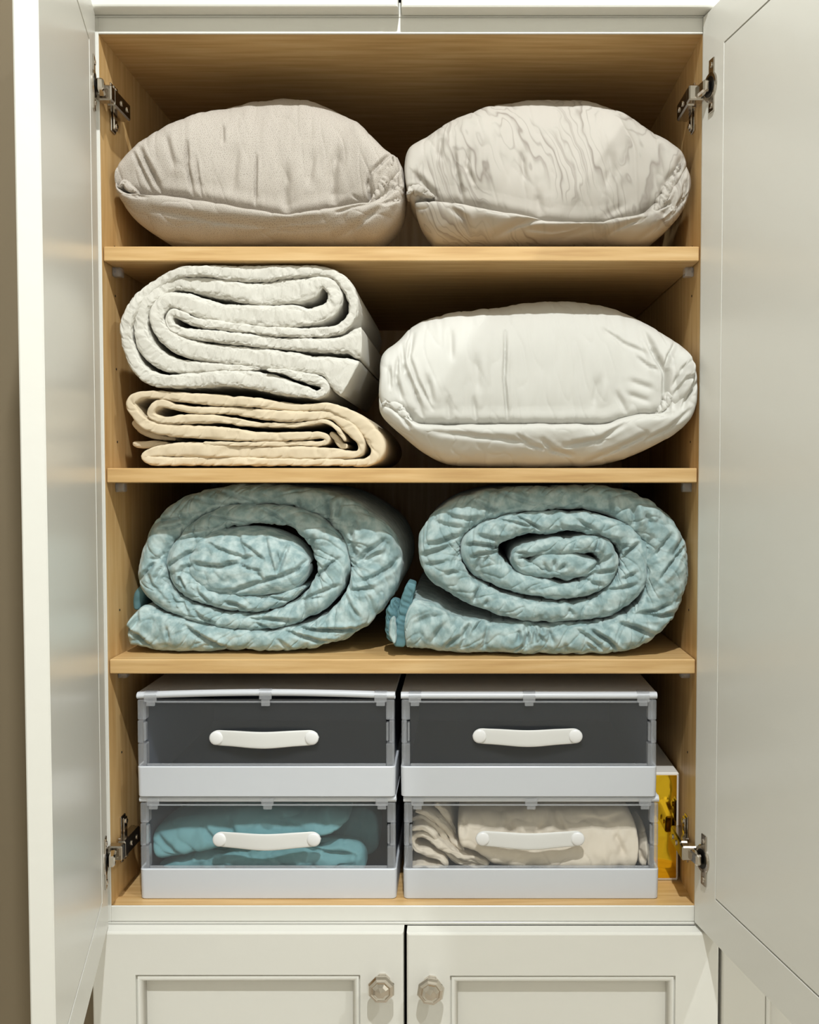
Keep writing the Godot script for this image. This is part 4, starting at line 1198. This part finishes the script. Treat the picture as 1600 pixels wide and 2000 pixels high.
func storage_box(x0: float, x1: float, y0: float, y1: float, front: float, bow: float, label: String, hx: float, hy: float, hw: float) -> void:
	var t := thing("storage_box", label, "storage box", Vector3.ZERO)
	var back := front - 0.36
	var band := 0.0405
	# base tray with rounded corners
	var st := SurfaceTool.new()
	st.begin(Mesh.PRIMITIVE_TRIANGLES)
	loft(st, [round_rect(x0 + 0.001, x1 - 0.001, back + 0.001, front - 0.001, 0.006, y0), round_rect(x0, x1, back, front, 0.006, y0 + 0.001), round_rect(x0 - 0.0005, x1 + 0.0005, back, front + 0.0008, 0.006, y0 + band - 0.0012), round_rect(x0, x1, back, front, 0.006, y0 + band), round_rect(x0 + 0.0026, x1 - 0.0026, back + 0.0026, front - 0.0026, 0.004, y0 + band), round_rect(x0 + 0.0026, x1 - 0.0026, back + 0.0026, front - 0.0026, 0.004, y0 + 0.003)], true, true)
	obj("tray", st, M.white_plastic, t)
	# lid with a rounded bar along its front
	var lid := SurfaceTool.new()
	lid.begin(Mesh.PRIMITIVE_TRIANGLES)
	cbox(lid, Vector3(x0, y1 - 0.004, back), Vector3(x1, y1, front - 0.008), 0.0012)
	var ends := 26
	var rings := []
	for i in ends + 1:
		var f := float(i) / ends
		var lift := bow * sin(PI * f)
		var ring := []
		for k in 12:
			var a := TAU * k / 12.0
			ring.append(Vector3(lerpf(x0, x1, f), y1 - 0.0047 + lift + 0.0046 * sin(a), front - 0.006 + 0.0062 * cos(a)))
		rings.append(ring)
	lid.set_smooth_group(1)
	for i in ends:
		for k in 12:
			lid.set_smooth_group(1)
			quad(lid, rings[i][k], rings[i + 1][k], rings[i + 1][(k + 1) % 12], rings[i][(k + 1) % 12])
	loft(lid, [rings[0], rings[0]], false, false)
	obj("lid", lid, M.white_plastic, t)
	box("side_panel", t, Vector3(x0 + 0.0028, y0 + 0.0032, back + 0.003), Vector3(x0 + 0.0050, y1 - 0.0042, front - 0.016), M.smoke, 0.0004)
	box("side_panel", t, Vector3(x1 - 0.0050, y0 + 0.0032, back + 0.003), Vector3(x1 - 0.0028, y1 - 0.0042, front - 0.016), M.smoke, 0.0004)
	box("back_panel", t, Vector3(x0 + 0.0052, y0 + 0.0032, back + 0.003), Vector3(x1 - 0.0052, y1 - 0.0042, back + 0.0052), M.slate, 0.0004)
	box("liner", t, Vector3(x0 + 0.0052, y0 + 0.0032, back + 0.0054), Vector3(x1 - 0.0052, y0 + 0.0052, front - 0.012), M.slate, 0.0004)
	# clear front flap: pane, ledge, posts with steps, clips
	var yb := y0 + band
	var yt := y1 - 0.0098
	box("pane", t, Vector3(x0 + 0.012, yb + 0.0006, front - 0.0066), Vector3(x1 - 0.012, yt, front - 0.0046), M.clear, 0.0)
	box("ledge", t, Vector3(x0 + 0.012, yb + 0.0003, front - 0.0044), Vector3(x1 - 0.012, yb + 0.0032, front - 0.0012), M.frosted, 0.0008)
	box("ledge", t, Vector3(x0 + 0.012, yt - 0.0042, front - 0.0044), Vector3(x1 - 0.012, yt - 0.0018, front - 0.0018), M.frosted, 0.0008)
	for s in [-1, 1]:
		var e := x0 if s < 0 else x1
		var xx := func(a: float, b: float) -> Array: return [minf(e - s * a, e - s * b), maxf(e - s * a, e - s * b)]
		var post := SurfaceTool.new()
		post.begin(Mesh.PRIMITIVE_TRIANGLES)
		var hgt := yt - yb
		var q: Array = xx.call(0.0008, 0.0118)
		cbox(post, Vector3(q[0], yb + 0.0004, front - 0.013), Vector3(q[1], yb + hgt * 0.34, front - 0.0008), 0.001)
		cbox(post, Vector3(q[0], yb + hgt * 0.70, front - 0.013), Vector3(q[1], yt, front - 0.0008), 0.001)
		q = xx.call(0.0008, 0.0078)
		cbox(post, Vector3(q[0], yb + hgt * 0.35, front - 0.013), Vector3(q[1], yb + hgt * 0.69, front - 0.0002), 0.001)
		obj("corner_post", post, M.frosted, t)
		var latch := SurfaceTool.new()
		latch.begin(Mesh.PRIMITIVE_TRIANGLES)
		q = xx.call(0.0084, 0.0116)
		cbox(latch, Vector3(q[0], yb + hgt * 0.38, front - 0.008), Vector3(q[1], yb + hgt * 0.66, front + 0.0002), 0.0008)
		obj("latch", latch, M.frosted, t)
	for f in [0.055, 0.5, 0.945]:
		var cx := lerpf(x0, x1, f)
		var lift: float = bow * sin(PI * f)
		var clip := SurfaceTool.new()
		clip.begin(Mesh.PRIMITIVE_TRIANGLES)
		cbox(clip, Vector3(cx - 0.0082, y1 - 0.0125 + lift, front + 0.0003), Vector3(cx + 0.0082, y1 - 0.0028 + lift, front + 0.0022), 0.0008)
		cbox(clip, Vector3(cx - 0.0082, y1 + 0.0002 + lift, front - 0.012), Vector3(cx + 0.0082, y1 + 0.0012 + lift, front + 0.0008), 0.0004)
		cbox(clip, Vector3(cx - 0.0058, y1 - 0.0175, front - 0.0012), Vector3(cx + 0.0058, y1 - 0.0125 + lift, front + 0.0016), 0.0008)
		obj("clip", clip, M.frosted, t)
	# strap handle on two snaps
	var zz := front - 0.0040
	var n := 60
	var p := PackedVector3Array()
	var uv := PackedVector2Array()
	var loop := 14
	var reach := hw + 0.0094
	for i in n + 1:
		var u := lerpf(-reach, reach, float(i) / n)
		var inner := clampf((absf(u) - hw + 0.006) / 0.0154, 0.0, 1.0)
		var half := 0.0110 * sqrt(maxf(1.0 - inner * inner, 0.0)) - 0.0008 * (1.0 - inner) * (1.0 - cos(PI * minf(absf(u) / hw, 1.0))) * 0.5
		var drop := -0.0015 * (0.5 + 0.5 * cos(PI * minf(absf(u) / (hw * 0.72), 1.0)))
		var out := 0.0018 + 0.0075 * pow(maxf(1.0 - pow(u / hw, 2.0), 0.0), 1.0)
		for k in loop:
			var a := TAU * k / (loop - 1)
			var c := cos(a)
			var s := sin(a)
			p.append(Vector3(hx + u, hy + drop + half * signf(c) * pow(absf(c), 0.5), zz + out + 0.0014 * signf(s) * pow(absf(s), 0.6)))
			uv.append(Vector2(u, k))
	obj("strap_handle", grid(p, uv, n + 1, loop, true), M.strap, t)
	for s in [-1, 1]:
		var snap := SurfaceTool.new()
		snap.begin(Mesh.PRIMITIVE_TRIANGLES)
		lathe(snap, [[0.0088, 0.0], [0.0092, 0.0008], [0.0088, 0.002], [0.007, 0.0029], [0.004, 0.0034], [0.0, 0.0036]], 28, true, Transform3D(Basis(Vector3.RIGHT, Vector3.BACK, Vector3.DOWN), Vector3(hx + s * hw, hy, zz + 0.0034)))
		obj("snap", snap, M.snap, t)


func box_contents() -> void:
	# teal sheets in the first box
	var a := thing("folded_sheet", "teal cotton sheet folded in a thick roll inside the clear-fronted box", "sheet")
	obj("cloth", puff([-417.2, -99.3, -60, -417.5, -83.4, -70, -368.1, -71, -75, -305.7, -62.8, -80, -234, -61.3, -80, -187.9, -62.1, -80, -160.3, -64.2, -80, -156.3, -73.4, -70], [-417.2, -99.3, -60, -412, -115, -50, -398.9, -117.8, -50, -358.6, -109.4, -50, -307.1, -95.3, -50, -253, -92.5, -50, -183.6, -84.8, -50, -156.3, -73.4, -70], 0.025, {"pucker": 0.003, "pucker_x": 14.0, "pucker_y": 18.0, "amp": 0.006, "fx": 16.0, "fy": 14.0, "depth": 0.12, "seed": 91, "ends": 8.0, "nu": 130, "nv": 80,
		"folds": Folds.new([[3.4, 3.4, -360.8, -61.6, -349.9, -77.7, -332.7, -91.8],
		[4.1, 3.4, -322.1, -67.2, -308.4, -84.8],
		[4.1, 3.4, -252.8, -60.2, -239, -70.7, -218.2, -75.6],
		[3.4, 2.7, -419.3, -84.8, -391.8, -102.3, -378, -112.9],
		[4.8, 3.4, -197.3, -54.6, -183.6, -74.2]])}), M.teal_sheet, a)
	var b := thing("folded_sheet", "teal cotton sheet lying crumpled under the folded teal roll in the box", "sheet")
	obj("cloth", puff([-414.8, -132, -60, -398.7, -124.9, -60, -339.1, -110, -60, -283.1, -100.8, -60, -199.2, -97.9, -60, -150.3, -99.3, -60, -134.9, -110, -60, -130.8, -127.7, -60], [-414.8, -132, -60, -395.6, -131.9, -50, -336.6, -135.4, -50, -281.1, -135.4, -50, -197.8, -135.4, -50, -156.2, -135.4, -50, -135.3, -133.3, -50, -130.8, -127.7, -60], 0.016, {"pucker": 0.003, "pucker_x": 14.0, "pucker_y": 18.0, "amp": 0.007, "fx": 18.0, "fy": 24.0, "depth": 0.03, "seed": 95, "ends": 8.0, "nu": 130, "nv": 60,
		"folds": Folds.new([[4.1, 4.1, -161.6, -94.8, -151.3, -101.7, -132.8, -105.2],
		[3.4, 3.4, -209.8, -105.2, -182.3, -110.8, -147.9, -113.6],
		[4.1, 3.4, -395.7, -119.2, -333.7, -110.8, -292.4, -108]])}), M.teal_sheet, b)
	var c := thing("folded_sheet", "teal cotton sheet bunched in the back corner of the box behind the teal roll", "sheet")
	obj("cloth", puff([-194.2, -123.5, -120, -180.7, -90.1, -130, -159.7, -83.3, -140, -137.5, -86.3, -140, -123.2, -97.6, -130, -119.4, -123.5, -120], [-194.2, -123.5, -120, -178.2, -141.6, -110, -156.4, -144.6, -110, -138.2, -143.1, -110, -124.6, -138.4, -120, -119.4, -123.5, -120], 0.016, {"amp": 0.006, "fx": 24.0, "fy": 20.0, "depth": 0.08, "seed": 97, "ends": 4.0, "nu": 70, "nv": 60}), M.teal_sheet, c)
	# cream sheets in the second box
	var d := thing("folded_sheet", "cream cotton sheet folded in a smooth block behind the clear box front", "sheet")
	obj("cloth", puff([-7.7, -79.5, -60, -3.5, -66.2, -70, 14.1, -60.9, -75, 67.4, -62.1, -80, 138.3, -61.3, -80, 202.1, -60.6, -80, 224.8, -62.1, -80, 234.4, -74.8, -70, 236.2, -99.3, -60], [-7.7, -79.5, -60, -3.5, -98.8, -50, 17.3, -110.8, -50, 55.5, -127, -50, 135.3, -133.3, -50, 197.8, -133.3, -50, 222.1, -132.6, -50, 232.4, -123.5, -50, 236.2, -99.3, -60], 0.028, {"pucker": 0.003, "pucker_x": 14.0, "pucker_y": 18.0, "amp": 0.006, "fx": 18.0, "fy": 12.0, "depth": 0.12, "seed": 101, "ends": 9.0, "nu": 150, "nv": 90, "flat": 0.7,
		"folds": Folds.new([[4.1, 3.4, 117.7, -53.2, 114.3, -70.7, 100.5, -84.8],
		[4.1, 3.4, 124.6, -60.2, 135.1, -81.2],
		[3.4, 2.7, 3.5, -60.2, 0, -81.2],
		[3.4, 2.7, 155.8, -67.2, 190.5, -70.7, 225.1, -63.7],
		[4.1, 2.7, 204.4, -84.8, 215, -109.4],
		[5.5, 3.4, 58.9, -60.2, 65.8, -84.8],
		[3.4, 2.7, 107.5, -95.3, 149, -91.8]])}), M.ecru, d)
	var e := thing("folded_sheet", "cream cotton sheet coiled in loose folds beside the smooth cream block", "sheet")
	obj("cloth", layer([-68.7, -130.5, 2.7, -55.5, -127.7, 3.4, -38.2, -130.5, 3.4, -22.9, -126.3, 3.4, -29.8, -117.8, 4.1, -46.5, -112.2, 4.8, -62.4, -109.4, 3.4, -68.6, -98.8, 3.4, -61.7, -88.3, 4.1, -43.7, -92.5, 4.8, -24.3, -103.8, 4.8, -3.5, -115, 4.8, 20.8, -120.6, 4.8, 32.6, -124.9, 3.4, 13.9, -127.7, 4.1, -6.9, -123.5, 4.1, -27.7, -105.9, 4.1, -43.7, -82.7, 4.1, -57.5, -77, 4.1, -68.6, -79.8, 2.7], -0.042, -0.2, {"amp": 0.003, "along": 40.0, "across": 40.0, "round": 0.012, "seed": 104, "sway": 0.012}), M.ecru, e)
	obj("cloth", layer([-64.9, -58.3, 2.8, -48.2, -63.9, 4.1, -30, -75.2, 4.8, -17.5, -92.2, 4.1, -8.4, -105, 3.4, 0, -113.5, 2.8], -0.055, -0.2, {"amp": 0.003, "along": 40.0, "across": 40.0, "round": 0.012, "seed": 105, "sway": 0.012}), M.ecru, e)
	obj("cloth", layer([-69.1, -75.2, 2.8, -55.2, -71, 4.1, -39.8, -79.5, 4.8, -25.9, -93.7, 4.1, -17.5, -105, 2.8], -0.062, -0.2, {"amp": 0.003, "along": 40.0, "across": 40.0, "round": 0.012, "seed": 106, "sway": 0.012}), M.ecru, e)
	obj("cloth", layer([-38.4, -53.3, 3.4, -28.6, -63.9, 4.1, -18.9, -79.5, 4.8, -10.5, -95.8, 3.4], -0.066, -0.2, {"amp": 0.003, "along": 40.0, "across": 40.0, "round": 0.012, "seed": 107, "sway": 0.012}), M.ecru, e)
	var f := thing("folded_sheet", "cream cotton sheet end stuffed between the smooth cream block and the box side", "sheet")
	obj("cloth", puff([238.2, -117.7, -70, 242.1, -93, -80, 247.7, -82.9, -80, 250.5, -87.2, -80, 252.3, -110.5, -70], [238.2, -117.7, -70, 238.5, -130.6, -60, 247, -136.2, -60, 247.7, -134.8, -60, 252.3, -110.5, -70], 0.02, {"amp": 0.006, "fx": 30.0, "fy": 26.0, "depth": 0.08, "seed": 109, "ends": 5.0, "nu": 60, "nv": 60,
		"folds": Folds.new([[3.4, 4.1, 236.4, -102.3, 243.3, -95.3, 253, -89.7],
		[3.4, 3.4, 239.3, -109.4, 243.5, -123.5]])}), M.ecru, f)


func gold_box() -> void:
	var t := thing("gift_box", "narrow white-edged box with a mirror-gold face beside the storage boxes", "box")
	box("body", t, Vector3(0.2605, FLOOR + 0.0002, -0.36), Vector3(0.2975, 0.9885, -0.0745), M.card, 0.0018)
	box("gold_face", t, Vector3(0.2612, FLOOR + 0.0042, -0.0745), Vector3(0.2942, 0.9850, -0.0738), M.gold, 0.0)
